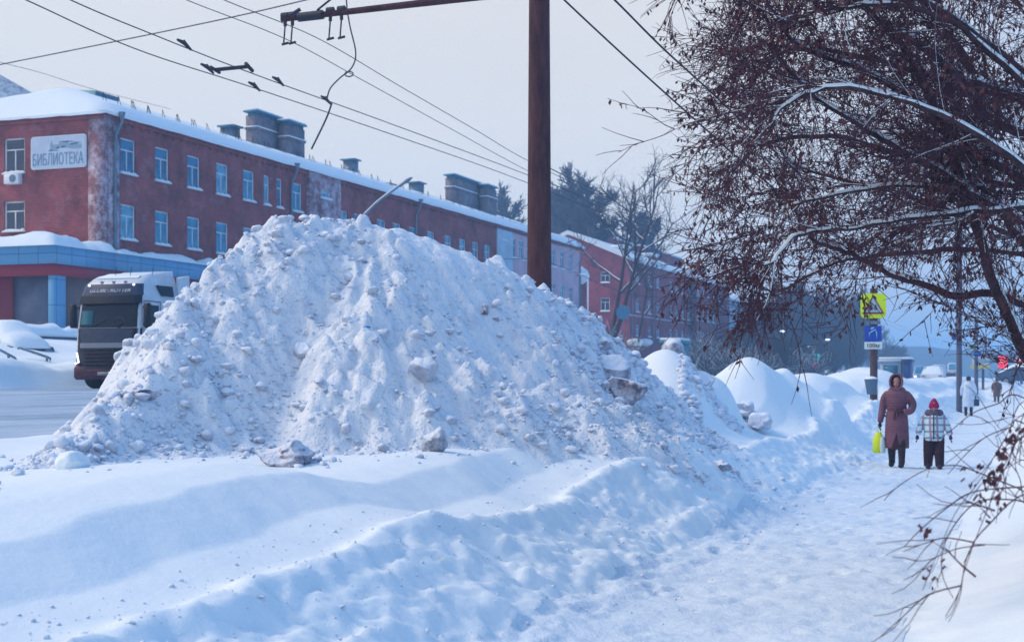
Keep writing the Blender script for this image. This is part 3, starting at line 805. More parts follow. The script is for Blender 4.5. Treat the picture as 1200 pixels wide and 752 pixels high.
for (px, w, k) in spec + spec2:
    a, b = win_y(px, w); d_ = 1.1 if px > 390 else 0
    hh = zu1 - zu0
    for (z0, z1) in ((zu0 - d_, zu1 - d_), (zl0 - d_, zl1 - d_)):
        ops.append((a, b, z0, z1)); wins.append((a, b, z0, z1, k))
    if px > 260: ops.append((a, b, zs0, zs1)); wins.append((a, b, zs0, zs1, k))
yp1 = YC + 1.3                              # the frosted corner pier
seg = lambda lo, hi: [o for o in ops if lo <= o[0] < hi]
part('wall', wall_mb('x', XF, yp1, y_ice0, 3.5, ZE, seg(yp1, y_ice0), 1), M['brick'], lib)
ia, ib = YX(378, XF) - .75, YX(378, XF) + .75
iz0, iz1 = zX(378, 234, XF), zX(378, 223, XF)
ice = part('icy_wall', wall_mb('x', XF + .25, y_ice0, y_ice1, 3.5, ZE, [(ia, ib, iz0, iz1)], 1).box(XF - .3, XF + .25, y_ice0, y_ice0 + .01, 3.5, ZE), M['brickf'], lib)
ice['label'] = 'bay of brick wall whitened by ice'
window(lib, 'x', XF + .25, ia, ib, iz0, iz1, 1, 'N')
part('wall', wall_mb('x', XF, y_ice1, Y_RED_END, 3.5, ZE, seg(y_ice1, Y_RED_END), 1), M['brick'], lib)
for (a, b, z0, z1, k) in wins: window(lib, 'x', XF, a, b, z0, z1, 1, k)
# end wall facing the camera
XW = XF - 15
pxr = lambda px: XY(px, YC)[0]
ea, eb = pxr(5), pxr(29)
def zY(px, py, Y): return EYE + (HOR - py) / FPX * XY(px, Y)[1]
eops = [(ea, eb, zY(17, 204, YC), zY(17, 162, YC)), (ea, eb, zY(17, 272, YC), zY(17, 238, YC) + .1)]
eops += [(ea - 4.6, eb - 4.6, o[2], o[3]) for o in eops[:2]]
xp1 = pxr(104)
part('wall', wall_mb('y', YC, XW, xp1, 3.5, ZE, eops, -1), M['brick'], lib)
for o_ in eops: window(lib, 'y', YC, *o_, -1, 'T', dark=True)
cp = MB().box(xp1, XF + .06, YC - .06, YC + .3, 3.5, ZE - .02); cp.box(XF - .3, XF + .06, YC + .3, yp1, 3.5, ZE - .02)
cp_ = part('corner_pier', cp, M['brickf'], lib); cp_['label'] = 'corner pier whitened by frost'
# cornice, back walls, roof
cn = MB(); cn.box(XW - .3, XF + .32, YC - .32, YC + .02, ZE, ZE + .16); cn.box(XF - .1, XF + .32, YC + .02, Y_PINK_END + .3, ZE, ZE + .16); cn.box(XF + .001, XF + .18, yp1, Y_PINK_END, ZE - .22, ZE - .003); cn.box(XW, XF, YC - .18, YC - .001, ZE - .22, ZE - .003)
for yy in np.arange(yp1 + .4, Y_RED_END, .8): cn.box(XF + .001, XF + .12, yy, yy + .35, ZE - .36, ZE - .223)
part('cornice', cn, M['brick'], lib)
bw = MB().box(XW, XW + .3, YC + .01, Y_PINK_END, 3.5, ZE); part('back_wall', bw, M['brick'], lib)
ROOF_R = XF - 7.5
rf = part('roof', roof_snow(XW, XF, YC, Y_PINK_END, ZE + .15, ROOF_R, ZE + 2.7, hip0=6.5, hip1=5, th=.5, seed=3), M['roofsnow'], lib, True)
# pale blue and pink continuation of the same block
pb_ops = []; pk_ops = []
zz = lambda px, t, b: (zX(px, b, XF), zX(px, t, XF))
z0, z1 = zz(589, 283, 277); pb_ops.append((YX(589, XF) - .8, YX(589, XF) + .8, z0 - .4, z1 - .2))
pk_px = [602, 611, 620, 629, 639, 648.5, 659, 669]
pk_w = 1.45
pk = []
for px in pk_px:
    y = YX(px, XF)
    for (zt, h) in ((15.0, 1.95), (11.35, 1.7), (7.6, 1.7)): pk.append((y - pk_w/2, y + pk_w/2, zt - h, zt))
b_ = thing('pink_building', 'pale pink plastered block with a light blue end section joined to the long brick building', 'building', (XF - 7, Y_BLUE_END, 3.9))
part('blue_wall', wall_mb('x', XF + .1, Y_RED_END, Y_BLUE_END, 3.5, ZE - .3, pb_ops, 1).box(XF - .3, XF + .1, Y_RED_END - .01, Y_RED_END, 3.5, ZE - .3), M['paleblue'], b_)
for o_ in pb_ops: window(b_, 'x', XF + .1, *o_, 1, 'N', dark=True)
part('wall', wall_mb('x', XF, Y_BLUE_END, Y_PINK_END, 3.5, ZE - .3, pk, 1).box(XW + .3, XF, Y_PINK_END - .02, Y_PINK_END, 3.5, ZE - .3), M['pink'], b_)
for o_ in pk: window(b_, 'x', XF, *o_, 1, 'T')
bt = MB().box(XF + .001, XF + .08, Y_BLUE_END, Y_PINK_END, 9.15, 9.35); part('string_course', bt, M['paleblue'], b_)
downpipe(lib, XF + .06, YC + .75, 8.6, ZE); downpipe(lib, XF, YX(340, XF), 4.2, ZE); downpipe(lib, XF, YX(486, XF), 4.2, ZE)
downpipe(b_, XF, Y_PINK_END - .4, 4, ZE - .3)
# snow guards
for i, px in enumerate(list(np.linspace(127, 400, 27)) + list(np.linspace(410, 680, 24))):
    y = YX(px, XF - .9) + (.25 * ((i * 7) % 5) - .5)
    z = ZE + .15 + .9 * 2.55 / 7.5 + .42
    g = MB(); x = XF - .9; lean = .2 * sin(i * 2.1)
    g.tube([(x, y, z - .1), (x + .02, y + lean*.3, z + .62)], .022, 4); g.tube([(x + .12, y + .35, z - .15), (x + .02, y + lean*.3, z + .62)], .022, 4)
    part('snow_guard', g, M['dark'], rf)
g = MB().tube([(XF - .88, yy, ZE + 1.02 + .05 * sin(yy)) for yy in np.arange(YC + 2, Y_PINK_END - 2, 3)], .014, 4); part('guard_rail', g, M['dark'], rf)
# chimneys
def chimney(px0, px1, top, X_, wx, parent):
    y0, y1 = YX(px0, X_), YX(px1, X_); zt = zX((px0 + px1) / 2, top, X_)
    c = MB().box(X_ - wx, X_, y0, y1, ZE + 1, zt - .35); c.box(X_ - wx - .07, X_ + .07, y0 - .07, y1 + .07, zt - 1.35, zt - 1.2)
    ch = part('chimney', c, M['chim'], parent)
    k = MB().box(X_ - wx - .15, X_ + .15, y0 - .15, y1 + .15, zt - .1, zt); k.box(X_ - wx + .1, X_ - .1, y0 + .1, y1 - .1, zt - .35, zt - .1)
    for t in np.arange(y0, y1, .7): k.box(X_ - .02, X_ + .04, t, t + .12, zt - .35, zt - .1)
    part('chimney_cap', k, M['capm'], ch)
    s = MB().box(X_ - wx - .12, X_ + .12, y0 - .12, y1 + .12, zt, zt + .12, bev=.05); s.box(X_ - wx - .05, X_ + .1, y0 - .1, y1 + .1, zt - 1.2, zt - 1.12); part('chimney_snow', s, M['roofsnow'], ch)
chimney(301, 330, 134, ROOF_R + 2.6, .9, lib); chimney(338, 357, 144, ROOF_R + 3.6, .8, lib)
chimney(532, 566, 210, ROOF_R + 2.6, .9, lib); chimney(571, 582, 218, ROOF_R + 3.6, .8, lib)
for (px, top, w) in ((270, 148, 1.0), (411, 187, .9), (488, 214, 1.3)):
    y = YX(px, ROOF_R); zt = zX(px, top, ROOF_R)
    c = MB().box(ROOF_R - .5, ROOF_R + .5, y - w/2, y + w/2, ZE + 2.2, zt - .12); v_ = part('roof_vent', c, M['metal'], rf)
    part('vent_cap', MB().box(ROOF_R - .7, ROOF_R + .7, y - w/2 - .2, y + w/2 + .2, zt - .12, zt), M['capm'], v_)
HS = 1.0
for px, X_, zz_ in ((452, XF - 3.4, 1.55), (112, XF - 6.5, 2.75)):          # roof hatches
    y = YX(px, X_); z = ZE + .1 + zz_
    h = MB(); h.add([(X_ - 1.6, y - 1, z + .4), (X_ - 1.6, y + 1, z + .4), (X_ + .9, y + 1.2, z + .12), (X_ + .9, y - 1.2, z + .12), (X_ - 1.6, y - 1, z - .8), (X_ - 1.6, y + 1, z - .8), (X_ + .7, y + 1.0, z - .9), (X_ + .7, y - 1.0, z - .9)],
                    [(0, 1, 2, 3), (4, 5, 6, 7), (0, 1, 5, 4), (2, 3, 7, 6), (0, 3, 7, 4), (1, 2, 6, 5)])
    part('roof_hatch', h, M['capm'], rf)
# library sign
sx0, sx1 = pxr(39), pxr(101.5); sz0, sz1 = zY(70, 196.5, YC), zY(70, 160.5, YC)
sw, sh = sx1 - sx0, sz1 - sz0
def rrect(mb, x0, x1, z0, z1, y, r, t):
    ring = []
    for (cx, cz, a0) in ((x1 - r, z0 + r, -90), (x1 - r, z1 - r, 0), (x0 + r, z1 - r, 90), (x0 + r, z0 + r, 180)):
        for k in range(5):
            a = radians(a0 + k * 22.5); ring.append((cx + r * cos(a), cz + r * sin(a)))
    mb.loft([[(p[0], y, p[1]) for p in ring], [(p[0], y + t, p[1]) for p in ring]]); return mb
sg = part('library_sign', rrect(MB(), sx0, sx1, sz0, sz1, YC - .16, .14, .1), mat('sign_panel', (.50, .58, .70), .5, noise=.06, nscale=1), lib)
sg['label'] = 'pale rounded signboard reading БИБЛИОТЕКА'
part('sign_rim', rrect(MB(), sx0 - .06, sx1 + .06, sz0 - .06, sz1 + .06, YC - .13, .18, .08), M['frame'], sg)
tm = text_mb('БИБЛИОТЕКА', 1.0, .006)
tv = np.concatenate(tm.v); tx0, tx1, ty0, ty1 = tv[:, 0].min(), tv[:, 0].max(), tv[:, 1].min(), tv[:, 1].max()
tm.xf(lambda p: (sx0 + .1 + (p[0] - tx0) / (tx1 - tx0) * (sw - .2), YC - .175 - p[2], sz0 + .13 + (p[1] - ty0) / (ty1 - ty0) * sh * .40))
inkm = mat('sign_ink', (.17, .29, .41), .7)
part('lettering', tm, inkm, sg)
dr = MB(); fx = lambda u: sx0 + u * sw; fz = lambda v: sz0 + v * sh
yk = YC - .172
for (u0, u1, v0, v1) in ((.36, .40, .56, .80), (.40, .52, .60, .74), (.52, .70, .62, .83), (.70, .74, .60, .72), (.74, .94, .58, .70), (.33, .50, .53, .58)): dr.poly([(fx(u0), yk, fz(v0)), (fx(u1), yk, fz(v0)), (fx(u1), yk, fz(v1)), (fx(u0), yk, fz(v1))])
dr.poly([(fx(.37), yk, fz(.80)), (fx(.39), yk, fz(.80)), (fx(.38), yk, fz(.90))])
dr.poly([(fx(.52), yk, fz(.83)), (fx(.72), yk, fz(.835)), (fx(.94), yk, fz(.76)), (fx(.93), yk, fz(.73)), (fx(.72), yk, fz(.79))])
part('sign_drawing', dr, mat('sign_drawing', (.25, .36, .46), .7), sg)
dr = MB()
for (u0, u1, v0, v1) in ((.47, .53, .60, .67), (.57, .64, .62, .69), (.72, .88, .70, .76), (.33, .44, .53, .565)): dr.poly([(fx(u0), yk - .003, fz(v0)), (fx(u1), yk - .003, fz(v0 + .02)), (fx(u1), yk - .003, fz(v1)), (fx(u0), yk - .003, fz(v1 - .02))])
part('drawing_detail', dr, mat('sign_dark', (.07, .12, .2), .7), sg)
# air conditioner under the end window
ax0, ax1 = pxr(10), pxr(27); az0, az1 = zY(18, 216.5, YC), zY(18, 204.5, YC)
ac = part('air_conditioner', MB().box(ax0, ax1, YC - .42, YC - .02, az0, az1, bev=.03), M['frame'], lib)
part('fan_grille', MB().tube([(ax0 + .62, YC - .44, (az0 + az1) / 2), (ax0 + .62, YC - .42, (az0 + az1) / 2)], .22, 16), M['metal'], ac)
# porch and canopy
PZ = 8.25; XP = XF + 1.0; YPF = YX(63, XP); YPE = YX(300, XP)
fb = MB(); fb.box(XW - 6, XP, YPF, YC - .3, PZ - .92, PZ); fb.box(XF + .02, XP, YC - .3, YPE, PZ - .92, PZ)
seam = bpy.data.materials.new('blue_cladding'); seam.use_nodes = True
n_ = seam.node_tree.nodes; l_ = seam.node_tree.links; bs = n_['Principled BSDF']; bs.inputs['Roughness'].default_value = .4
g_ = n_.new('ShaderNodeNewGeometry'); s_ = n_.new('ShaderNodeSeparateXYZ'); l_.new(g_.outputs['Position'], s_.inputs[0]); a_ = n_.new('ShaderNodeMath'); l_.new(s_.outputs['X'], a_.inputs[0]); l_.new(s_.outputs['Y'], a_.inputs[1])
c_ = n_.new('ShaderNodeCombineXYZ'); l_.new(a_.outputs[0], c_.inputs['X']); l_.new(s_.outputs['Z'], c_.inputs['Y'])
k_ = n_.new('ShaderNodeTexBrick'); l_.new(c_.outputs[0], k_.inputs['Vector']); k_.offset = 0; k_.inputs['Scale'].default_value = 1; k_.inputs['Brick Width'].default_value = 1.2; k_.inputs['Row Height'].default_value = 1.31; k_.inputs['Mortar Size'].default_value = .02
k_.inputs['Color1'].default_value = (.10, .30, .52, 1); k_.inputs['Color2'].default_value = (.12, .33, .55, 1); k_.inputs['Mortar'].default_value = (.04, .12, .24, 1); l_.new(k_.outputs['Color'], bs.inputs['Base Color'])
can = part('canopy', fb, seam, lib)
rb_ = MB(); rb_.box(XW - 6, XP - .06, YPF + .06, YC - .3, PZ - 1.5, PZ - .922); rb_.box(XF + .02, XP - .06, YC - .3, YPE, PZ - 1.5, PZ - .922)
part('red_band', rb_, mat('red_cladding', (.30, .018, .035), .4), can)
cs = MB()
def snowbed(x0, x1, y0, y1, z, th, seed, nx=12, ny=40):
    xs_ = np.linspace(x0, x1, nx); ys_ = np.linspace(y0, y1, ny); X_, Y_ = np.meshgrid(xs_, ys_, indexing='ij')
    e_ = np.minimum(np.minimum(X_ - x0, x1 - X_), np.minimum(Y_ - y0, y1 - Y_))
    Z_ = z + th * (1 - np.exp(-e_ / .18)) * (1 + 1.1 * fbm(X_ * .7, Y_ * .7, 3, seed)) + .02
    V = np.stack([X_, Y_, Z_], -1).reshape(-1, 3); i = np.arange(nx - 1)[:, None]; j = np.arange(ny - 1)[None, :]
    F = np.stack([i * ny + j, (i + 1) * ny + j, (i + 1) * ny + j + 1, i * ny + j + 1], -1).reshape(-1, 4)
    m_ = MB().add(V, F); m_.add([(x0, y0, z), (x1, y0, z), (x1, y1, z), (x0, y1, z)], [(0, 3, 2, 1)])
    for a, b in (((x0, y0), (x1, y0)), ((x1, y0), (x1, y1)), ((x1, y1), (x0, y1)), ((x0, y1), (x0, y0))): m_.poly([(*a, z), (*b, z), (*b, z + .025), (*a, z + .025)])
    return m_
sb = snowbed(XW - 6, XP + .05, YPF - .05, YC - .07, PZ + .004, .5, 5, 60, 40); s2 = snowbed(XF + .08, XP + .06, YC - .07, YPE, PZ + .004, .34, 6, 8, 90)
sb.v += s2.v; sb.q += [q + sb.n for q in s2.q]; sb.sz += s2.sz
part('canopy_snow', sb, M['roofsnow'], can, True)
tan = mat('tan_plaster', (.19, .13, .125), .9, noise=.15, nscale=.5)
part('ground_floor_wall', MB().box(XF - .02, XP - .35, YPF + 1.2, YPE - .4, 3.4, PZ - 1.5), tan, lib)
cw = YX(75, XP) - YPF
pxp = lambda px: XY(px, YPF + .3)[0]
part('column', MB().box(pxp(58.5), XP - .1, YPF + .15, YPF + 1.1, 3.4, PZ - 1.5, bev=.02), seam, lib)
part('glazed_wall', MB().box(pxp(13.5), pxp(58), YPF + .5, YPF + .8, 3.4, PZ - 1.5), mat('grey_panel', (.10, .12, .19), .5, noise=.2, nscale=.6), lib)
part('red_panel', MB().box(XW - 6, pxp(13), YPF + .3, YPF + .8, 3.4, PZ - 1.5), mat('dark_red_cladding', (.23, .02, .035), .5), lib)
# roof of a farther block seen over the end wall
o_ = thing('far_grey_roof', 'frosted bluish roof of another block behind the brick building at the far left', 'building', (-75, 105, 5))
x0, x1, y = XY(-60, 105)[0], XY(58, 105)[0], 105
zt0 = zY(-60, 66, 105); zt = zY(0, 88, 105); zt1 = zY(56, 108, 105)
part('wall', MB().box(x0, x1, y + .5, y + 12, 4, zt1 - .5), tan, o_)
rfm = mat('frosted_roof', (.42, .53, .68), .8, col2=(.2, .28, .42), nscale=2.0, mix=(.45, .6))
m_ = MB().add([(x0, y, zt1 - .8), (x1, y, zt1 - .8), (x1 - 5, y + 6, zt1 + .6), (XY(0, 111)[0], y + 6, zt + 1.6), (x0, y + 6, zt0 + 3.2), (x0, y + 12, zt1 - .8), (x1, y + 12, zt1 - .8)], [(0, 1, 2, 3), (0, 3, 4, 4), (5, 6, 2, 3)])
part('roof', m_, rfm, o_)

# ---- second red brick building with stepped fire walls
XB = XF
y0 = YX(738, XB); y1 = YX(811, XB); y2 = YX(846, XB); ze2 = zX(738, 304, XB)
rb2 = thing('red_apartment_block', 'dark red brick apartment block with stepped fire walls, beyond the pink block', 'building', (XB - 6, y0 + 15, 3.5))
ops = []
rows = [(zX(747, 333, XB), zX(747, 320, XB)), (zX(747, 366, XB), zX(747, 350, XB)), (zX(747, 394, XB), zX(747, 381, XB))]
for px in (747, 761, 771, 786, 793, 800, 807):
    y = YX(px, XB)
    for (a, b) in rows: ops.append((y - .75, y + .75, a, b))
part('wall', wall_mb('x', XB, y0, y1, 2, ze2, ops, 1), M['brick2'], rb2)
for o_ in ops: window(rb2, 'x', XB, *o_, 1, 'T')
eo = []
for (xx_) in (XB - 3.2, XB - 7.5):
    for (a, b) in rows[:2]: eo.append((xx_ - .6, xx_ + .6, a, b))
part('wall', wall_mb('y', y0, XB - 22, XB, 2, ze2, eo, -1), M['brick2'], rb2)
for o_ in eo: window(rb2, 'y', y0, *o_, -1, 'T', dark=True)
ops = []
for px in (818, 824, 830, 836, 842):
    y = YX(px, XB + 1.2)
    for (a, b) in rows: ops.append((y - .75, y + .75, a, b))
part('wing_wall', wall_mb('x', XB + 1.2, y1, y2, 2, ze2 - .4, ops, 1).box(XB - .5, XB + 1.2, y1 - .02, y1, 2, ze2 - .4).box(XB - 12, XB + 1.2, y2, y2 + .02, 2, ze2 - .4), M['brick2'], rb2)
for o_ in ops: window(rb2, 'x', XB + 1.2, *o_, 1, 'T')
part('roof', roof_snow(XB - 22, XB, y0, y1, ze2, XB - 8, ze2 + 3.4, th=.4, seed=9), M['roofsnow'], rb2, True)
part('gable', MB().add([(XB - 22, y0 + .02, ze2), (XB, y0 + .02, ze2), (XB - 8, y0 + .02, ze2 + 3.4), (XB - 8.01, y0 + .02, ze2 + 3.4)], [(0, 1, 2, 3)]), M['brick2'], rb2)
part('wing_roof', roof_snow(XB - 13, XB + 1.2, y1 + .6, y2, ze2 - .4, XB - 6, ze2 + 2.2, th=.4, seed=10, hip1=4), M['roofsnow'], rb2, True)
for (pa, pb, top) in ((715, 750, 278), (752, 777, 288), (779, 808, 297)):
    X_ = XB - 8 if pa > 720 else XB - 9
    ya, yb = YX(pa, X_), YX(pb, X_)
    yb = min(yb, ya + 12)
    zt = zX(pa, top, X_)
    part('fire_wall', MB().box(X_ - 3, X_, ya, yb, ze2 - 1, zt), M['brick2'], rb2)
    part('fire_wall_snow', MB().box(X_ - 3.1, X_ + .1, ya - .1, yb + .1, zt, zt + .25, bev=.1), M['roofsnow'], rb2)
for (px, t) in ((735, 292), (768, 301), (825, 318)):
    X_ = XB - 3; y = YX(px, X_); zt = zX(px, t, X_)
    part('dormer', MB().box(X_ - 2, X_, y - 1.3, y + 1.3, ze2 + .4, zt), M['brick2'], rb2)
    part('dormer_snow', MB().box(X_ - 2.2, X_ + .3, y - 1.6, y + 1.6, zt, zt + .5, bev=.22), M['roofsnow'], rb2)
part('string_course', MB().box(XB + .002, XB + .12, y0, y1, rows[1][0] - .55, rows[1][0] - .35), mat('pale_band', (.4, .33, .4), .8), rb2)
downpipe(rb2, XB, YX(765, XB), 3, ze2); downpipe(rb2, XB, y0 + .6, 3, ze2)
for px in (748, 759):
    y = YX(px, XB + 1); z = zX(px, 402 - 1, XB + 1)
    part('entrance_hood', MB().ell((XB + .6, y, z), (1.1, 1.1, .5)), M['roofsnow'], rb2, True)
# low brick annex with a domed cap of snow between the pink and the red block
an = thing('brick_annex', 'low brick annex with a domed snow cap between the pink and the red block', 'building', (XF - 2, YX(684, XF), 3.5))
ya, yb = YX(682, XF), YX(692, XF); zt = zX(684, 322, XF)
part('wall', MB().box(XF - 6, XF - .5, ya, yb, 2, zt), M['brick2'], an)
part('roof_snow', MB().ell((XF - 3, (ya + yb) / 2, zt), (3.4, (yb - ya) / 2 + .4, 1.5), 20, 8), M['roofsnow'], an, True)
# pale block far beyond
dg = dX(868, -50); y0 = YX(845, -50); y1 = YX(885, -50)
fbk = thing('pale_block', 'pale bluish apartment block half lost in the haze right of the red blocks', 'building', (-56, (y0 + y1) / 2, 3))
zt = zX(862, 352, -50); fo = []
for px in (852, 859, 871, 880):
    y = YX(px, -50)
    for k in range(3): fo.append((y - 1.1, y + 1.1, zt - 2.9 - 3.4 * k, zt - 1.2 - 3.4 * k))
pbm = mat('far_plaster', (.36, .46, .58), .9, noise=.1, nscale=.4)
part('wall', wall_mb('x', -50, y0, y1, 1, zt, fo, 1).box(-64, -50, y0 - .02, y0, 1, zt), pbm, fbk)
for o_ in fo: window(fbk, 'x', -50, *o_, 1, 'T')
part('roof', roof_snow(-64, -50, y0, y1, zt, -57, zt + 1.5, th=.4, seed=12), M['roofsnow'], fbk, True)
# ------------------------------------------------------------------ trees
M['bark'] = mat('bark', (.055, .035, .045), .9, noise=.4, nscale=8, bump=.4, bscale=30)
M['twig'] = mat('twigs', (.075, .034, .056), .85)
M['fartwig'] = mat('far_twigs', (.075, .075, .11), .9)  # blue of the distance haze mixed into the twig colour
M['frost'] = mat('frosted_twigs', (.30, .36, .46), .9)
M['leaf'] = mat('dry_leaves', (.06, .023, .034), .8, col2=(.12, .045, .048), nscale=1.2)
M['limbsnow'] = snow_mat('limb_snow', b1=(30, .3, .01), b2=(8, .3, .02))

def unit(v): return v / (np.linalg.norm(v) + 1e-9)

def grow(rng, p, d, L, r0, r1, n, wob=.18, sag=0.0, up=0.0):
    pts = [np.array(p, float)]; d = unit(np.array(d, float)); st = L / n
    for i in range(n):
        d = unit(d + rng.normal(0, wob, 3) + np.array((0, 0, up - sag * (i / n))))
        pts.append(pts[-1] + d * st)
    return np.array(pts), np.linspace(r0, r1, n + 1)

def bare_tree(seed, H, spread=.5, kids=(9, 8, 6), trunk_frac=.35, forks=1, thin=1.0, conical=False):
    """returns meshes (trunk+limbs, twigs, snow) in local coordinates, height H"""
    rng = np.random.default_rng(seed); T = MB(); TW = MB(); SN = MB()
    for f in range(forks):
        d0 = np.array((rng.normal(0, .16) * forks, rng.normal(0, .16) * forks, 1.0))
        tp, tr = grow(rng, (f * .4 * H * .03, 0, -.5), d0, H * .88 + .5, H * .014, H * .003, 12, .05, 0, .05)
        T.tube(tp, tr, 7)
        for a in range(kids[0]):
            t = trunk_frac + (1 - trunk_frac) * (a + rng.random()) / kids[0] * .95
            i = min(int(t * 12), 11); p = tp[i] + (tp[i+1] - tp[i]) * (t * 12 - i)
            th = a * 2.4 + rng.uniform(-.5, .5)
            L = H * (spread * (1.25 - t) + .08) * rng.uniform(.75, 1.2)
            d = np.array((cos(th), sin(th), rng.uniform(.5, 1.1) if not conical else .35))
            bp, br = grow(rng, p, d, L, H * .009 * (1.3 - t), H * .0022, 7, .13, 0, .10)
            T.tube(bp, br, 5)
            SN.tube(bp[:-1] + np.array((0, 0, 1)) * br[:-1, None] * .6, br[:-1] * .75, 4, False)
            for b in range(kids[1]):
                u = rng.uniform(.2, 1) * 6.99; i = int(u); q = bp[i] + (bp[i+1] - bp[i]) * (u - i)
                dd = unit(unit(bp[i+1] - bp[i]) + rng.normal(0, .6, 3) + np.array((0, 0, .25)))
                cp_, cr = grow(rng, q, dd, L * rng.uniform(.25, .5), H * .0026 * thin, H * .0012 * thin, 4, .15, 0, .06)
                TW.tube(cp_, cr, 3, False)
                for c in range(kids[2]):
                    u = rng.uniform(.1, 1) * 3.99; i = int(u); q2 = cp_[i] + (cp_[i+1] - cp_[i]) * (u - i)
                    dd2 = unit(unit(cp_[i+1] - cp_[i]) + rng.normal(0, .6, 3) + np.array((0, 0, .1)))
                    ep, er = grow(rng, q2, dd2, L * rng.uniform(.1, .25), H * .0013 * thin, H * .0008 * thin, 2, .2)
                    TW.tube(ep, er, 3, False)
    T.smooth = True
    return T.mesh('trunk'), TW.mesh('twigs'), SN.mesh('branch_snow', smooth=True)

def plant_tree(meshes, x, y, label, mats, name='bare_tree', cat='tree', group=None, rz=0, sc=1.0, snow=True, z=None):
    o = thing(name, label, cat, (x, y, gz(x, y) if z is None else z), rz, group)
    o.scale = (sc, sc, sc)
    for nm, me, m_ in zip(('trunk', 'twigs', 'branch_snow'), meshes, mats):
        if nm == 'branch_snow' and not snow: continue
        c = link(nm, me, None, o)
        if not len(me.materials): me.materials.append(m_)
    return o

tm1 = bare_tree(1, 15, .40, (9, 9, 6), .3, 2)
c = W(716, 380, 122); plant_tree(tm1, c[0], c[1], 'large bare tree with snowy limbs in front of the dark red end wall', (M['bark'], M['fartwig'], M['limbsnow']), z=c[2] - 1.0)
tm2 = bare_tree(2, 8, .4, (8, 8, 5), .25, 1)
c = W(748, 382, 132); plant_tree(tm2, c[0], c[1], 'slimmer bare tree right of the big snowy one, before the red facade', (M['bark'], M['fartwig'], M['limbsnow']), z=c[2] - 1, rz=1)
# tall dense trees behind the roofs
tm3 = bare_tree(3, 20, .17, (30, 20, 14), .12, 2, 2.0)
for i, (px, top, d, lab) in enumerate(((657, 210, 205, 'tall dense dark tree rising behind the pink roof right of the pole'), (673, 216, 215, 'second dense dark tree behind the pink roof, nearer the bare tree'), (598, 230, 240, 'blue hazed tree top behind the roof just left of the pole'))):
    c = W(px, 441, d); H = EYE + (HOR - top) / FPX * d - 4
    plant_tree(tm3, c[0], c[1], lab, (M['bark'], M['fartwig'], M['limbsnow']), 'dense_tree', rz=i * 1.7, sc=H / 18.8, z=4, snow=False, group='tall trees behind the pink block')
# row of hazy trees along the street, right of the red blocks
tm4 = bare_tree(4, 14, .42, (20, 14, 11), .12, 1, 2.6); tm5 = bare_tree(5, 14, .5, (18, 15, 11), .1, 2, 2.6)
rng = np.random.default_rng(3)
fart = [(842, 392, 165, 0), (862, 388, 170, 1), (884, 372, 190, 0), (903, 352, 215, 1), (922, 340, 235, 0), (942, 350, 225, 1), (958, 345, 250, 0), (975, 358, 260, 1), (992, 350, 280, 0), (1008, 372, 300, 1), (1024, 386, 330, 0), (893, 392, 150, 1), (930, 396, 165, 0), (965, 400, 185, 1), (1000, 404, 215, 0), (820, 400, 150, 1), (1040, 404, 360, 1), (912, 402, 140, 0), (948, 405, 170, 1), (980, 395, 230, 0)]
words = ['round crowned', 'narrow', 'broad', 'tall', 'tallest', 'leaning', 'spreading', 'slender', 'wide topped', 'lower', 'pale']
where = ['before the red wing', 'under the pale block', 'right of the pale block', 'at the left of the dark stand', 'at the middle of the dark stand', 'just right of the stand centre', 'between the stand and the crossroads', 'left of the crossing sign', 'nearest the crossing sign', 'behind the crossing sign', 'right behind the crossing sign', 'low in front of the left dark stand', 'low in front of the middle dark stand', 'low before the right dark stand', 'low left of the crossing sign', 'at the foot of the red wing', 'far off right of the crossing sign', 'nearest the verge mounds', 'above the long smooth mound', 'filling the right of the dark stand']
for i, (px, top, d, k) in enumerate(fart):
    c = W(px, 441, d); zb = gz(c[0], c[1]); H = EYE + (HOR - top) / FPX * d - zb
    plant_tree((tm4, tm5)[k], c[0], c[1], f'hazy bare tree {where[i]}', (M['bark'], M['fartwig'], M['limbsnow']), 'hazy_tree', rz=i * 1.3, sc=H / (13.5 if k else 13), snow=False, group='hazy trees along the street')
# bushes in front of the red block
def bush(seed, R, H, n=120):
    rng = np.random.default_rng(seed); T = MB(); S = MB()
    for i in range(n):
        th = rng.uniform(0, 2*pi); b = np.array((R * .35 * rng.random() * cos(th), R * .35 * rng.random() * sin(th), -.1))
        p, r = grow(rng, b, (cos(th) * rng.uniform(.1, .8), sin(th) * rng.uniform(.1, .8), 1), H * rng.uniform(.6, 1.05), .02, .008, 5, .12)
        T.tube(p, r, 3, False)
        for k in range(7):
            u = rng.uniform(1, 4.9); q = p[int(u)]
            e_, r2 = grow(rng, q, unit(p[int(u)+1] - q) + rng.normal(0, .5, 3), H * .3, .011, .005, 3, .15); T.tube(e_, r2, 3, False)
            if k < 2: S.tube(e_ + np.array((0, 0, .015)), r2 * 1.6, 3, False)
    return T.mesh('stems'), S.mesh('stem_snow')
bm1 = bush(1, 2.2, 3.0); bm1[0].materials.append(M['fartwig']); bm1[1].materials.append(M['limbsnow'])
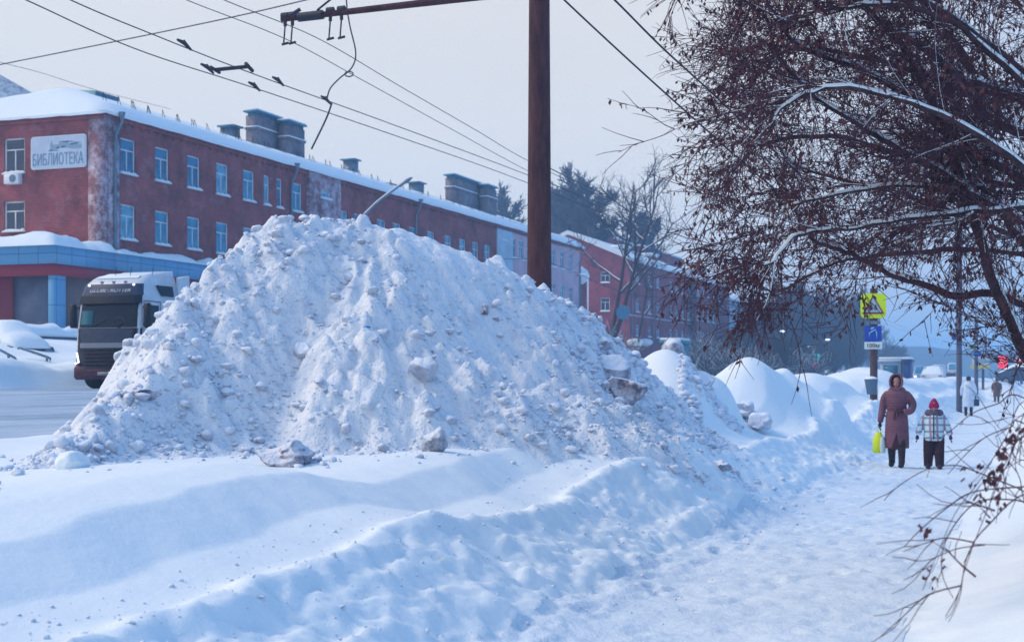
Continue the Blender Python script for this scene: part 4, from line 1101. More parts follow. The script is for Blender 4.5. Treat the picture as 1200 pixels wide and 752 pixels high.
for i, (px, d, s, lab) in enumerate(((815, 140, 1.2, 'left'), (838, 135, 1.3, 'second'), (862, 132, 1.2, 'third'), (890, 128, 1.1, 'fourth'), (915, 150, 1.3, 'fifth'), (700, 118, 1.2, 'first'), (725, 112, 1.0, 'next'), (945, 160, 1.3, 'last'))):
    labs = ['bare bush right of the teal kiosk', 'bare bush below the red wing', 'bare bush below the pale block', 'bare bush above the gap before the long mound', 'bare bush over the left end of the long smooth mound', 'bare bush at the foot of the snowy limbed tree', 'bare bush just above the right ridge of the heap', 'bare bush over the right end of the long smooth mound']
    c = W(px, 441, d)
    o = thing('bare_bush', labs[i], 'bush', (c[0], c[1], gz(c[0], c[1])), i * 1.1, 'bare bushes across the street'); o.scale = (s, s, s)
    link('stems', bm1[0], None, o); link('stem_snow', bm1[1], None, o)

# ---- distant wooded ridge
def ridge_land(name, d0, d1, px0, px1, h, seed, m_, kind='structure'):
    n = 160; mb = MB(); V = []
    for k, (dd, f) in enumerate(((d0, 0), (d0 * .6 + d1 * .4, 1.0), (d1, .9))):
        for i in range(n):
            px = px0 + (px1 - px0) * i / (n - 1); c = W(px, 441, dd)
            V.append((c[0], c[1], -2 if k == 0 else h * f * (.75 + .5 * fbm(np.array([i * .05]), np.array([k * 1.0]), 3, seed)[0]) + (1.0 * hash2(np.array([i]), np.array([k]), 5)[0])))
    F = [(k * n + i, k * n + i + 1, (k + 1) * n + i + 1, (k + 1) * n + i) for k in range(2) for i in range(n - 1)]
    mb.add(V, F); mb.smooth = True
    o = link(name, mb.mesh(name), m_); o['kind'] = kind; return o
ridge_land('wooded_hills', 620, 900, -300, 1900, 16, 90, mat('far_woods', (.05, .07, .10), 1.0, noise=.3, nscale=.05))

# ---- big tree with dry leaves on the right of the path
TB = W(1345, 520, 11.6); TB[2] = gz(TB[0], TB[1]) - .2
mt = thing('leafy_tree', 'large bare spreading tree with dry reddish leaves and snowy limbs right of the footpath', 'tree', tuple(TB))
rng = np.random.default_rng(21)
LIM = MB(); TWI = MB(); LEA = MB(); LSN = MB()
def smooth_path(P, n):
    P = np.array(P, float); t = np.linspace(0, len(P) - 1, n); k = np.clip(t.astype(int), 0, len(P) - 2); f = (t - k)[:, None]
    P0 = P[np.clip(k - 1, 0, len(P) - 1)]; P1 = P[k]; P2 = P[k + 1]; P3 = P[np.clip(k + 2, 0, len(P) - 1)]
    return .5 * ((2 * P1) + (-P0 + P2) * f + (2 * P0 - 5 * P1 + 4 * P2 - P3) * f**2 + (-P0 + 3 * P1 - 3 * P2 + P3) * f**3)
H0 = W(1330, 330, 11.6)
trunk = smooth_path([TB, W(1352, 440, 11.6), W(1335, 330, 11.6), W(1318, 180, 11.5), W(1300, 20, 11.3), W(1270, -160, 11)], 30)
LIM.tube(trunk, np.linspace(.22, .06, 30), 10)
limbs = [  # (path in photo direction + distance, start radius, end radius, snow)
    ([(1340, 400, 11.6), (1262, 465, 11.2), (1210, 432, 11), (1165, 345, 10.8), (1140, 270, 10.6), (1118, 195, 10.3), (1085, 110, 10.0), (1040, 20, 9.8)], .085, .02, 0),
    ([(1335, 360, 11.6), (1270, 330, 11), (1200, 292, 10.6), (1172, 257, 10.5), (1140, 236, 10.3), (1100, 200, 10.2), (1040, 170, 10), (960, 120, 9.8), (880, 60, 9.6)], .07, .012, 1),
    ([(1330, 300, 11.6), (1265, 245, 11), (1200, 212, 10.6), (1168, 189, 10.5), (1130, 171, 10.4), (1091, 130, 10.2), (1025, 88, 10), (950, 60, 9.8), (880, 20, 9.6)], .075, .012, 1),
    ([(1328, 220, 11.5), (1230, 130, 11.2), (1150, 98, 11), (1137, 94, 10.9), (1091, 58, 10.7), (1063, 38, 10.6), (1010, -10, 10.5), (960, -50, 10.4)], .075, .02, 1),
    ([(1328, 260, 11.5), (1220, 170, 11.4), (1160, 140, 11.3), (1147, 95, 11.2), (1116, 32, 11.1), (1105, -40, 11)], .07, .03, 0),
    ([(1335, 340, 11.6), (1240, 370, 11.3), (1165, 351, 11.1), (1110, 352, 11), (1081, 343, 10.9), (1039, 332, 10.8), (1004, 315, 10.7), (976, 302, 10.6), (940, 285, 10.5), (899, 239, 10.4), (860, 232, 10.3), (800, 238, 10.2)], .06, .006, 0),
    ([(1335, 330, 11.6), (1240, 290, 10.9), (1150, 220, 10.4), (1147, 220, 10.4), (1080, 218, 10.2), (997, 224, 10), (930, 240, 9.9), (880, 270, 9.8), (830, 300, 9.7)], .035, .006, 1),
    ([(1335, 320, 11.6), (1270, 245, 10.4), (1200, 238, 10), (1150, 242, 9.8), (1090, 245, 9.6), (1000, 262, 9.4), (930, 275, 9.2), (880, 305, 9.1), (850, 315, 9.0)], .04, .006, 1),
    ([(1335, 370, 11.6), (1260, 330, 12.2), (1180, 290, 12.4), (1080, 290, 12.5), (990, 300, 12.5), (927, 318, 12.5), (880, 328, 12.5), (845, 330, 12.5)], .05, .006, 0),
    ([(1332, 300, 11.6), (1250, 200, 12.5), (1130, 110, 12.8), (1010, 70, 12.8), (900, 60, 12.8), (830, 90, 12.8), (795, 70, 12.8)], .06, .006, 0),
    ([(1332, 300, 11.6), (1240, 230, 12.4), (1120, 200, 12.6), (1000, 160, 12.8), (900, 160, 12.8), (840, 175, 12.8), (800, 205, 12.8)], .06, .006, 0),
    ([(1330, 240, 11.6), (1240, 120, 10.6), (1120, 20, 10.2), (1000, -40, 9.9), (900, -40, 9.6), (830, -20, 9.4)], .05, .008, 0),
    ([(1325, 200, 11.5), (1240, 60, 12), (1180, -20, 12.2), (1100, -100, 12.3)], .06, .02, 0),
    ([(1325, 170, 11.5), (1260, 60, 11), (1210, -20, 10.6), (1150, -90, 10.3)], .06, .02, 0),
    ([(1330, 300, 11.6), (1250, 300, 12.6), (1130, 250, 13.3), (1020, 220, 13.6), (930, 190, 13.8), (860, 130, 13.8)], .05, .006, 0),
    ([(1333, 330, 11.6), (1260, 260, 10.0), (1180, 180, 9.3), (1080, 130, 9.0), (980, 100, 8.8), (900, 120, 8.7), (850, 150, 8.7)], .045, .006, 1),
    ([(1333, 250, 11.6), (1250, 160, 10.0), (1150, 60, 9.4), (1060, 10, 9.2), (960, 10, 9.1), (880, 30, 9.0)], .045, .006, 0),
    ([(1150, 242, 9.8), (1120, 260, 9.7), (1080, 272, 9.6), (1040, 300, 9.5)], .016, .005, 1),
]
def twigset(rng, p, d, L, depth, sag):
    n = 5 if L > .35 else 3
    pts, rr_ = grow(rng, p, d, L, .002 + L * .0045, .0016, n, .11, sag)
    TWI.tube(pts, rr_, 3, False)
    if depth == 2 and rng.random() < .55: LSN.tube(pts[:-1] + np.array((0, 0, 1)) * rr_[:-1, None] * .9, rr_[:-1] * .85, 4, False)
    leaves = 3 if depth == 0 else 1
    if depth > 0:
        for k in range(int(L * 9) + 2):
            u = rng.uniform(.15, 1) * (n - .01); i = int(u); q = pts[i] + (pts[i+1] - pts[i]) * (u - i)
            dd = unit(unit(pts[i+1] - pts[i]) * .9 + rng.normal(0, .5, 3) + np.array((0, 0, -.05)))
            twigset(rng, q, dd, L * rng.uniform(.3, .6) if depth > 1 else rng.uniform(.1, .3), depth - 1, sag)
    if rng.random() < LEAFP:
        for k in range(leaves):
            u = rng.uniform(.3, 1) * (n - .01); i = int(u); q = pts[i] + (pts[i+1] - pts[i]) * (u - i)
            leaf(rng, q)
def leaf(rng, q, s=1.0):
    L = rng.uniform(.022, .05) * s; w = L * rng.uniform(.3, .5); th = rng.uniform(0, 2*pi)
    a = np.array((cos(th), sin(th), rng.normal(0, .35))); b = np.array((-sin(th) * w * .5, cos(th) * w * .5, 0)); dn = unit(np.array((rng.normal(0, .45), rng.normal(0, .45), -1))) * L
    LEA.add([q, q + dn * .45 + b + a * .008, q + dn, q + dn * .5 - b - a * .008], [(0, 1, 2), (0, 2, 3)])
LEAFP = .36
for (path, r0, r1, sn) in limbs:
    path = [(q[0] + max(0, 940 - q[0]) * .5, q[1], q[2]) for q in path]
    P = smooth_path([W(*q) for q in path], len(path) * 5)
    P[3:] += np.cumsum(rng.normal(0, .008, P[3:].shape), 0)
    r0 *= .62; n = len(P); R = np.linspace(1, 0, n) ** .9 * (r0 - r1) + r1
    LIM.tube(P, R, 7)
    if True:
        k = slice(3, n - 3); S = P[k] + np.array((0, 0, 1)) * R[k][:, None] * .75
        rs = R[k] * (.95 + .35 * vnoise(np.arange(n)[k] * .8, np.arange(n)[k] * 0, 5)) + .003
        if not sn: rs = rs * np.clip(vnoise(np.arange(n)[k] * .35 + r0 * 900, np.arange(n)[k] * 0, 8) * 8 + .8, .03, 1)
        LSN.tube(S, rs, 6, True)
    seg = np.linalg.norm(np.diff(P, axis=0), axis=1).sum()
    low = np.mean([q[1] for q in path[1:]])
    nb = int(seg * (7.4 if low < 285 else 4.5))
    for k in range(nb):
        u = rng.uniform(.14, 1) ** .85 * (n - 1.01); i = int(u); q = P[i] + (P[i+1] - P[i]) * (u - i)
        frac = u / n
        t = unit(P[i+1] - P[i]); dd = unit(t * 1.1 + rng.normal(0, .48, 3) + np.array((0, 0, .12 if low < 285 else .3)))
        L = rng.uniform(.35, 1.0) * (1.2 - .55 * frac)
        if u > 0: twigset(rng, q, dd, L, 2, .07)
print('twigs', TWI.n, 'leaves', LEA.n)
LIM.smooth = True
part('trunk', LIM, M['bark'], mt, True); part('twigs', TWI, M['twig'], mt); part('leaves', LEA, M['leaf'], mt); part('branch_snow', LSN, M['limbsnow'], mt, True)

# ---- low shrub whose thin whips hang into the lower right corner
SB = W(1420, 560, 5.8); SB[2] = gz(SB[0], SB[1]) - .1
sh = thing('drooping_shrub', 'thin drooping whips with a few dark leaf clusters over the lower right snow bank', 'shrub', tuple(SB))
WH = MB(); WL = MB(); LEA_keep = LEA; LEA = WL
whips = [([(1200, 466), (1169, 473), (1140, 484), (1116, 503), (1100, 514)], .006, 6.2), ([(1200, 496), (1185, 500), (1155, 512), (1132, 532), (1111, 555)], .006, 6.0),
    ([(1215, 580), (1189, 570), (1143, 552), (1120, 545), (1086, 550), (1052, 570), (1036, 586)], .006, 5.6), ([(1215, 569), (1200, 570), (1141, 576), (1108, 596), (1078, 621), (1060, 640)], .0065, 5.2),
    ([(1215, 590), (1181, 585), (1145, 588), (1119, 614), (1105, 643), (1105, 675), (1117, 700)], .006, 5.3), ([(1215, 575), (1157, 616), (1134, 650), (1125, 690), (1108, 722)], .006, 5.0),
    ([(1141, 635), (1108, 630), (1085, 636), (1058, 646)], .005, 5.1), ([(1154, 638), (1120, 643), (1090, 655), (1072, 657)], .004, 5.2), ([(1125, 686), (1087, 697), (1058, 722), (1029, 748)], .005, 4.9),
    ([(1143, 675), (1125, 660), (1107, 641)], .007, 5.0), ([(1165, 598), (1148, 592), (1130, 587)], .007, 5.1), ([(1160, 606), (1152, 598)], .006, 5.1),
    ([(1210, 510), (1180, 545), (1160, 590), (1140, 640), (1130, 670)], .005, 5.4), ([(1210, 470), (1180, 510), (1150, 560), (1120, 600), (1098, 650), (1092, 662)], .004, 5.5),
    ([(1215, 540), (1180, 548), (1150, 560)], .004, 5.6), ([(1215, 480), (1190, 520), (1170, 560), (1160, 590), (1165, 606)], .004, 5.4), ([(1215, 600), (1195, 560), (1190, 540), (1200, 500)], .005, 5.5), ([(1215, 515), (1190, 535), (1178, 560)], .004, 5.7), ([(1215, 545), (1170, 500), (1150, 470), (1140, 462)], .003, 6.3), ([(1215, 520), (1185, 485), (1160, 462)], .003, 6.4),
    ([(1215, 495), (1190, 488), (1165, 495)], .003, 6.3), ([(1215, 555), (1180, 530), (1165, 500), (1150, 492)], .003, 6.0)]
for (pth, r_, d) in whips:
    P = [W(a, b, d + .1 * sin(i)) for i, (a, b) in enumerate(pth)]
    r_ *= .62
    if pth[0][0] >= 1200:            # comes from the stem outside the frame
        P = [np.array(SB) + (0, 0, .2), (np.array(SB) + P[0]) / 2 + np.array((0, 0, .35))] + P
    P = smooth_path(P, len(P) * 5)
    WH.tube(P, np.linspace(r_ * 1.05, r_ * .4, len(P)), 5)
    for k in range(3):
        i = rng.integers(len(P) // 3, len(P) - 1); e_, r2 = grow(rng, P[i], unit(P[i] - P[i-1]) + rng.normal(0, .5, 3), rng.uniform(.06, .25), .0022, .0012, 4, .15); WH.tube(e_, r2, 3, False)
for (a, b, n) in ((1185, 510, 14), (1172, 548, 12), (1158, 562, 10), (1166, 588 - 30, 12), (1149, 546, 5), (1131, 550, 4), (1141, 568, 4), (1151, 583, 6), (1087, 622, 5), (1078, 622, 4), (1105, 658, 3), (1084, 672, 3), (1094, 680, 3), (1176, 530, 14), (1190, 520, 10), (1196, 500, 8), (1174, 582, 4), (1169, 575, 4), (1155, 600, 2)):
    for k in range(n):
        q = W(a + rng.normal(0, 3), b + rng.normal(0, 5), 5.3 + rng.normal(0, .08)); leaf(rng, q, .72)
part('stems', WH, M['twig'], sh); part('leaves', WL, M['leaf'], sh); LEA = LEA_keep
# ------------------------------------------------------------------ pole, arm and wires
XPOLE = None
pb0 = W(632, 441, 22.0); pz0 = gz(pb0[0], pb0[1]) - .3
pole = thing('trolley_pole', 'tall rusty brown steel pole with a long arm, standing behind the snow heap', 'pole', (pb0[0], pb0[1], pz0))
zt = EYE + (HOR + 60) / FPX * 22
m_ = MB().tube([(pb0[0], pb0[1], z) for z in np.linspace(pz0, zt, 24)], np.linspace(.205, .155, 24), 24)
part('post', m_, M['rust'], pole, True)
# arm reaches over the road, in the direction -X
zc = EYE + (HOR + 12) / FPX * 22
La = 4.9
for _ in range(30):
    p_ = (pb0[0] - La, pb0[1]); dep = -SA * p_[0] + CA * p_[1]; lat = CA * p_[0] + SA * p_[1]
    px_ = 600 + FPX * lat / dep
    La += (px_ - 330) / 75
tipz = EYE + (HOR - 23) / FPX * dep
ax = lambda t: np.array((pb0[0] - La * t, pb0[1], zc + (tipz - zc) * t))
m_ = MB().tube([ax(0), ax(.5), ax(1.0)], [.07, .055, .045], 10); m_.tube([ax(0) + (.18, 0, 0), ax(0) - (.22, 0, 0)], .1, 10)
part('arm', m_, M['rust'], pole)
hz_ = MB()
for t in (.985, .955, .80, .755):
    q = ax(t); hz_.tube([q + (0, 0, .08), q - (0, 0, .12)], .03, 6); hz_.tube([q - (0, 0, .1), q - (0, .05, .42)], .014, 5); hz_.tube([q - (.06, 0, .42), q - (-.06, 0, .40)], .022, 5)
    hz_.tube([q - (.06, 0, -.05), q + (.06, 0, .05)], .06, 8)
hz_.tube([ax(.93), ax(.83)], .075, 10)
part('hanger', hz_, M['dark'], pole)
sy = MB().tube([ax(.83) + (0, 0, .05), W(372, 12, 21.2), W(402, -12, 21.1), ax(0) + (0, 0, 2.2)], .016, 6); sy.tube([W(341, 18, 21.5), W(352, 11, 21.5)], .03, 6)
part('stay_wire', sy, M['wire'], pole)

def wire(label, pts, r, name='overhead_wire', group='overhead trolley and power wires', X_=None, n=40, mat_=None):
    P = [W(*p) if X_ is None else W(p[0], p[1], dX(p[0], X_)) for p in pts]
    P = smooth_path(P, n)
    o = link(name, MB().tube(P, r, 5).mesh(name, P[0], True), mat_ or M['wire'], loc=P[0])
    return tag(o, label, 'wire', group)
XA = -13.6
wa = wire('left wire of the far trolley pair, passing in front of the grey chimneys', [(-120, -68), (30, 0), (160, 58), (300, 104), (460, 158), (612, 212), (760, 272), (900, 327), (1010, 369), (1100, 402)], .010, X_=XA, n=70)
wb = wire('right wire of the far trolley pair, with the loose cable hooked on it', [(-40, -62), (82, 0), (190, 45), (300, 88), (460, 146), (618, 205), (760, 261), (900, 320), (1010, 364), (1100, 399)], .010, X_=XA + .55, n=70)
XCW = pb0[0] - La
wc = wire('left wire of the near trolley pair, hung from the arm tip', [(100, -52), (218, 0), (337, 47), (430, 97), (530, 152), (618, 200), (720, 250), (820, 291), (1000, 363)], .007, X_=XCW + .1, n=70)
wd_ = wire('right wire of the near trolley pair, hung from the arm beside its insulator', [(160, -48), (262, 0), (372, 45), (470, 102), (560, 154), (618, 188), (720, 238), (820, 282), (1000, 360)], .007, X_=XCW + 1.1, n=70)
# spacer bar and clamps on the far pair
def onwire(pts, X_, px): 
    a = np.array(pts); return W(px, np.interp(px, a[:, 0], a[:, 1]), dX(px, X_))
p0 = W(252, 82, dX(252, XA)); p1 = W(292, 78, dX(292, XA + .55))
sp_ = MB().tube([p0, p1], .035, 8); sp_.tube([p0 + (0, -.15, .02), p0 + (0, .15, -.02)], .03, 6); sp_.tube([p1 + (0, -.12, .03), p1 + (0, .12, -.06)], .035, 6)
tag(link('wire_spacer', sp_.mesh('wire_spacer', p0), M['dark'], loc=p0), 'dark insulating spacer bar joining the far pair of wires', 'spacer')
for (px, py, X_, lab) in ((216, 52, XA + .55, 'upper left clamp on the far right wire'), (243, 80, XA, 'clamp just left of the spacer bar'), (326, 95, XA + .55, 'clamp right of the spacer bar on the upper wire'), (298, 101, XA, 'clamp right of the spacer bar on the lower wire'), (382, 117, XA + .55, 'clamp where the loose hanging cable meets the wire')):
    c = W(px, py, dX(px, X_)); m_ = MB().tube([c + (0, -.2, .03), c + (0, 0, .02), c + (0, .2, -.05)], [.02, .038, .02], 6); m_.tube([c, c + (0, 0, .07)], .014, 5)
    tag(link('wire_clamp', m_.mesh('wire_clamp', c), M['dark'], loc=c), lab, 'clamp', 'clamps on the far trolley wires')
dl = dX(383, XA)
wire('loose cable hanging in a wavy curve below the arm', [(405, -60, dl), (406, 0, dl), (410, 30, dl), (417, 62, dl), (412, 80, dl), (398, 92, dl), (387, 104, dl), (383, 117, dl)], .016, 'hanging_cable')
lp = MB().tube([W(409 + 5 * cos(a), 87 + 3 * sin(a), dl) for a in np.linspace(0, 2 * pi, 12)], .014, 5)
tag(link('cable_loop', lp.mesh('cable_loop', W(409, 87, dl)), M['wire'], loc=W(409, 87, dl)), 'small loop tied in the loose hanging cable', 'cable')
wire('short thick cable slanting down from the wires toward the roof', [(389, 121, dl), (382, 140, dl), (365, 175, dl)], .02, 'hanging_cable')
wire('cross wire rising from the far left edge to the top of the frame', [(-60, 88, 40), (0, 76, 39), (130, 50, 37), (265, 22, 35), (360, 0, 34), (430, -18, 33)], .016)
wire('thin wire running down behind the left roof', [(-30, 62, 60), (0, 73, 62), (50, 86, 66), (110, 105, 72), (200, 128, 90)], .012)
wire('left of the two wires slanting from the top toward the leafy tree', [(600, -60, 15), (661, 0, 15.5), (745, 78, 16.5), (832, 156, 17.5), (900, 215, 18.5), (1000, 290, 21)], .011)
wire('right of the two wires slanting from the top toward the leafy tree', [(655, -62, 14), (720, 0, 14.5), (775, 55, 15), (830, 105, 16), (880, 152, 17), (960, 225, 19)], .011)
wire('thin wire low across the gap between the pole and the leafy tree', [(560, 305, 60), (640, 307, 62), (740, 345, 66), (830, 350, 70), (950, 366, 80)], .012)
wire('wire leaving the pole to the right toward the bare trees', [(634, 192, 22), (700, 224, 30), (790, 262, 45), (900, 312, 80)], .009)

# ------------------------------------------------------------------ street lamps
def lamp(px, py_head, px_pole, X_, py_arm, label, paint, arm_r=.05, head=True):
    d = dX(px_pole, X_); b = W(px_pole, 441, d); zb = gz(b[0], b[1])
    o = thing('street_lamp', label, 'street lamp', (b[0], b[1], zb))
    h = W(px, py_head, d); k = W(px_pole, py_arm, d)
    P = smooth_path([(b[0], b[1], zb - .2), (b[0], b[1], (zb + k[2]) / 2), k, k + (h - k) * .3 + (0, 0, .4), h], 24)
    part('lamp_post', MB().tube(P, np.linspace(.10, arm_r, 24), 8), paint, o, True)
    if head:
        u = unit(h - k); u = np.array((u[0], u[1], u[2] * .6))
        m_ = MB().tube([h - u * .1, h + u * .15, h + u * .7, h + u * .95], [.07, .14, .16, .05], 8, True, .5); part('lamp_head', m_, M['metal'], o, True)
        part('snow_cap', MB().tube([h + (0, 0, .06), h + u * .5 + (0, 0, .1), h + u * .8 + (0, 0, .08)], [.05, .1, .05], 8, True, .5), M['roofsnow'], o, True)
        part('arm_snow', MB().tube(P[14:] + (0, 0, .07), .04, 6), M['roofsnow'], o, True)
    return o
lamp(468, 218, 422, -30.8, 268, 'street lamp whose curved arm shows above the crest of the snow heap', M['metal'])
d = dX(689, -30.8)
o = thing('street_lamp', 'white frosted street lamp post with a square arm beside the pink block', 'street lamp', tuple(W(689, 405, d)))
part('lamp_post', MB().tube([W(689, 430, d), W(689, 324, d), W(688, 321, d), W(678, 322, d)], .07, 8), M['limbsnow'], o); part('lamp_head', MB().tube([W(679, 322, d), W(674, 323, d)], .13, 8, True, .5), M['metal'], o)

# ------------------------------------------------------------------ truck
def gloss(name, c, r=.35, **k): return mat(name, c, r, spec=.5, **k)
M['white'] = gloss('white_paint', (.60, .64, .70), noise=.08, nscale=2)
M['black'] = mat('black_plastic', (.012, .010, .017), .6, noise=.3, nscale=6)
M['glassd'] = mat('windscreen', (.010, .013, .024), .12, spec=.22)
M['tyre'] = mat('tyre', (.015, .015, .018), .9)
M['lit'] = mat('lit_lamp', (.9, .9, .9), .4, emis=(.85, .92, 1.0), estr=1.6)
M['chrome'] = mat('dirty_grey', (.22, .23, .27), .5)
tp_ = W(163, 441, 45.0)
TZ = float(ground_z(np.array([-28.0]), np.array([tp_[1]]))[0]) + .04
tr = thing('truck', 'big white truck with dark grille, half hidden by the left flank of the snow heap', 'truck', (tp_[0] - 1.25, tp_[1], TZ))
# local: x right (street side +), y back, z up.  front face at y=0
def prof(z):     # slope of the nose: setback of the front at height z
    return np.interp(z, [.3, .9, 1.6, 1.9, 2.9, 3.35, 3.62, 3.75], [.02, 0, .02, .05, .22, .34, .75, 1.2])
cab = MB(); rings = []
for z in (.75, .95, 1.6, 1.95, 2.5, 2.95, 3.15, 3.38, 3.55, 3.66):
    s_ = prof(z); w = np.interp(z, [.7, 2.9, 3.66], [1.23, 1.21, 1.02]); rc = .14
    rings.append([(-w, 2.3, z), (-w, s_ + rc * 1.6, z), (-w + rc * .4, s_ + rc * .5, z), (-w + rc * 1.6, s_, z), (w - rc * 1.6, s_, z), (w - rc * .4, s_ + rc * .5, z), (w, s_ + rc * 1.6, z), (w, 2.3, z)])
cab.loft(rings)
cb_ = lpart('cab', cab, M['white'], tr)
fr = lambda z, o_=.0: prof(z) - .012 - o_
def band(z0, z1, w0, w1, off, n=4, wrap=.0):
    m_ = MB(); R = []
    for z in np.linspace(z0, z1, n):
        w = w0 + (w1 - w0) * (z - z0) / (z1 - z0); y = prof(z) - off
        R.append([(-w - .02, y + wrap, z), (-w + .14, y, z), (w - .14, y, z), (w + .02, y + wrap, z), (w + .02, y + wrap + .1, z), (-w - .02, y + wrap + .1, z)])
    return m_.loft(R)
lpart('windscreen', band(1.95, 2.80, 1.14, 1.12, .02, 5, .10), M['glassd'], tr)
lpart('sun_visor', band(2.72, 2.98, 1.16, 1.14, .16, 3, .14), M['black'], tr)
hp_ = lpart('header_panel', band(2.98, 3.36, 1.14, 1.05, .03, 4, .10), mat('header_blue', (.03, .045, .09), .4), tr)
tm = text_mb('GLOBETROTTER', .21, .004); tv = np.concatenate(tm.v); cx_ = (tv[:, 0].min() + tv[:, 0].max()) / 2
tm.xf(lambda p: (p[0] - cx_, prof(3.17) - .045 - p[2] + (p[1] - .07) * .8, 3.09 + p[1])); lpart('lettering', tm, mat('pale_letters', (.4, .45, .52), .5), hp_)
lpart('front_panel', band(.74, 1.93, 1.20, 1.19, .018, 5, .16), M['black'], tr)
lpart('upper_grille', band(1.42, 1.9, 1.06, 1.12, .03, 3, .08), mat('dark_cab_panel', (.04, .045, .075), .5, noise=.2, nscale=5), tr)
lpart('trim_bar', band(1.30, 1.46, 1.0, 1.0, .05, 2, .04), M['chrome'], tr)
gr_ = lpart('grille', band(.42, 1.30, .86, .96, .04, 4, .05), M['black'], tr)
sl_ = MB()
for z in np.arange(.52, 1.26, .12): sl_.box(-.78, .78, prof(z) - .075, prof(z) - .05, z, z + .045)
lpart('grille_slats', sl_, mat('brown_dirt', (.028, .012, .018), .8), gr_)
bp_ = MB(); bp_.box(-1.24, 1.24, -.06, .5, .28, .74, bev=.08); bm_ = lpart('bumper', bp_, mat('muddy_bumper', (.075, .022, .04), .7, noise=.4, nscale=4), tr)
pl_ = MB().box(-.26, .26, -.085, -.066, .42, .53); lpart('number_plate', pl_, M['chrome'], bm_)
for s in (-1, 1):
    hl_ = MB().add([(s * 1.0, .0, .78), (s * 1.2, .1, .74), (s * 1.21, .14, 1.18), (s * 1.08, .03, 1.2)], [(0, 1, 2, 3)]).loft([[(s * .98, -.03, .74), (s * 1.215, .08, .74), (s * 1.215, .2, .74), (s * .98, .2, .74)], [(s * 1.04, -.0, 1.22), (s * 1.215, .12, 1.22), (s * 1.215, .2, 1.22), (s * 1.04, .2, 1.22)]])
    hh = lpart('headlight', hl_, M['glassd'], tr)
    v_ = MB().tube([(s * 1.10, -.02, 1.15), (s * 1.00, -.05, .84), (s * 1.19, .02, .80)], .024, 6); lpart('running_light', v_, M['lit'], hh)
    mr_ = MB().box(s * 1.30, s * 1.52, .12, .32, 1.95, 2.72, bev=.05); mr_.tube([(s * 1.2, .3, 2.6), (s * 1.4, .22, 2.6)], .03, 6); mr_.tube([(s * 1.2, .3, 2.05), (s * 1.4, .22, 2.05)], .03, 6)
    lpart('mirror', mr_, M['black'], tr)
    sp2 = MB().tube([(s * .85, prof(3.3) - .06, 3.32), (s * .85, prof(3.3), 3.32)], .032, 8); lpart('marker_lamp', sp2, M['lit'], tr)
    dw = MB().poly([(s * 1.226, .38, 1.95), (s * 1.226, 1.12, 1.92), (s * 1.222, 1.12, 2.66), (s * 1.222, .5, 2.66)]).loft([[(s * 1.215, .36, 1.93), (s * 1.215, 1.14, 1.90), (s * 1.215, 1.14, 2.68), (s * 1.215, .48, 2.68)], [(s * 1.232, .38, 1.95), (s * 1.232, 1.12, 1.92), (s * 1.227, 1.12, 2.66), (s * 1.227, .5, 2.66)]])
    dr_ = MB()
    for (a, b) in (((.3, .85), (.3, 2.8)), ((.3, 2.8), (1.22, 2.8)), ((1.22, .85), (1.22, 2.8)), ((.3, .85), (1.22, .85))): dr_.tube([(s * 1.226, a[0], a[1]), (s * 1.226, b[0], b[1])], .012, 4)
    dd_ = lpart('door', dr_, M['black'], tr); lpart('door_window', dw, M['glassd'], dd_)
    sw_ = MB().poly([(s * 1.212, 1.3, 3.02), (s * 1.212, 1.95, 3.02), (s * 1.165, 1.95, 3.3), (s * 1.17, 1.15, 3.3)]); sw_ = MB().loft([[(s * 1.17, 1.3, 3.0), (s * 1.17, 2.0, 3.0), (s * 1.12, 2.0, 3.34), (s * 1.12, 1.1, 3.34)], [(s * 1.222, 1.3, 3.0), (s * 1.222, 2.0, 3.0), (s * 1.165, 2.0, 3.34), (s * 1.165, 1.1, 3.34)]])
    lpart('sleeper_window', sw_, M['glassd'], tr)
    fl = MB().loft([[(s * 1.22, 2.3, .9), (s * 1.17, 2.3, 3.62), (s * 1.1, 2.3, 3.66), (s * 1.15, 2.3, .9)], [(s * 1.25, 2.85, .9), (s * 1.25, 2.85, 3.75), (s * 1.15, 2.85, 3.75), (s * 1.2, 2.85, .9)]])
    lpart('side_deflector', fl, M['white'], tr)
    for yw in (.95, 3.6, 6.9, 8.2, 9.5):
        wh = lpart('wheel', MB().tube([(s * .92, yw, .5), (s * 1.2, yw, .5)], .5, 20), M['tyre'], tr); lpart('rim', MB().tube([(s * 1.2, yw, .5), (s * 1.215, yw, .5)], .28, 14), M['chrome'], wh)
for x in (-.45, 0, .45): lpart('marker_lamp', MB().tube([(x, prof(3.4) - .04, 3.42), (x, prof(3.4) + .05, 3.42)], .04, 8), M['chrome'], tr)
df = MB().loft([[(-.95, .95, 3.6), (.95, .95, 3.6), (.9, 1.1, 3.62), (-.9, 1.1, 3.62)], [(-1.0, 2.3, 3.62), (1.0, 2.3, 3.62), (.95, 2.3, 3.88), (-.95, 2.3, 3.88)]]); lpart('roof_deflector', df, M['white'], tr)
lpart('roof_snow', MB().loft([[(-.8, .62, 3.56), (.8, .62, 3.56), (.75, .75, 3.64), (-.75, .75, 3.64)], [(-.85, 1.2, 3.70), (.85, 1.2, 3.70), (.8, 1.3, 3.76), (-.8, 1.3, 3.76)]]), M['roofsnow'], tr)
for (x, y) in ((-.3, .9), (.35, .8), (.9, 1.2)): lpart('antenna', MB().tube([(x, y, 3.6), (x + .02, y + .06, 3.95)], .012, 4), M['black'], tr)
lpart('chassis', MB().box(-.5, .5, .6, 10.8, .55, .85), M['black'], tr)
lpart('trailer', MB().box(-1.27, 1.27, 3.3, 11.5, 1.15, 3.55, bev=.03), gloss('trailer_grey', (.10, .12, .17)), tr)
wp_ = MB()
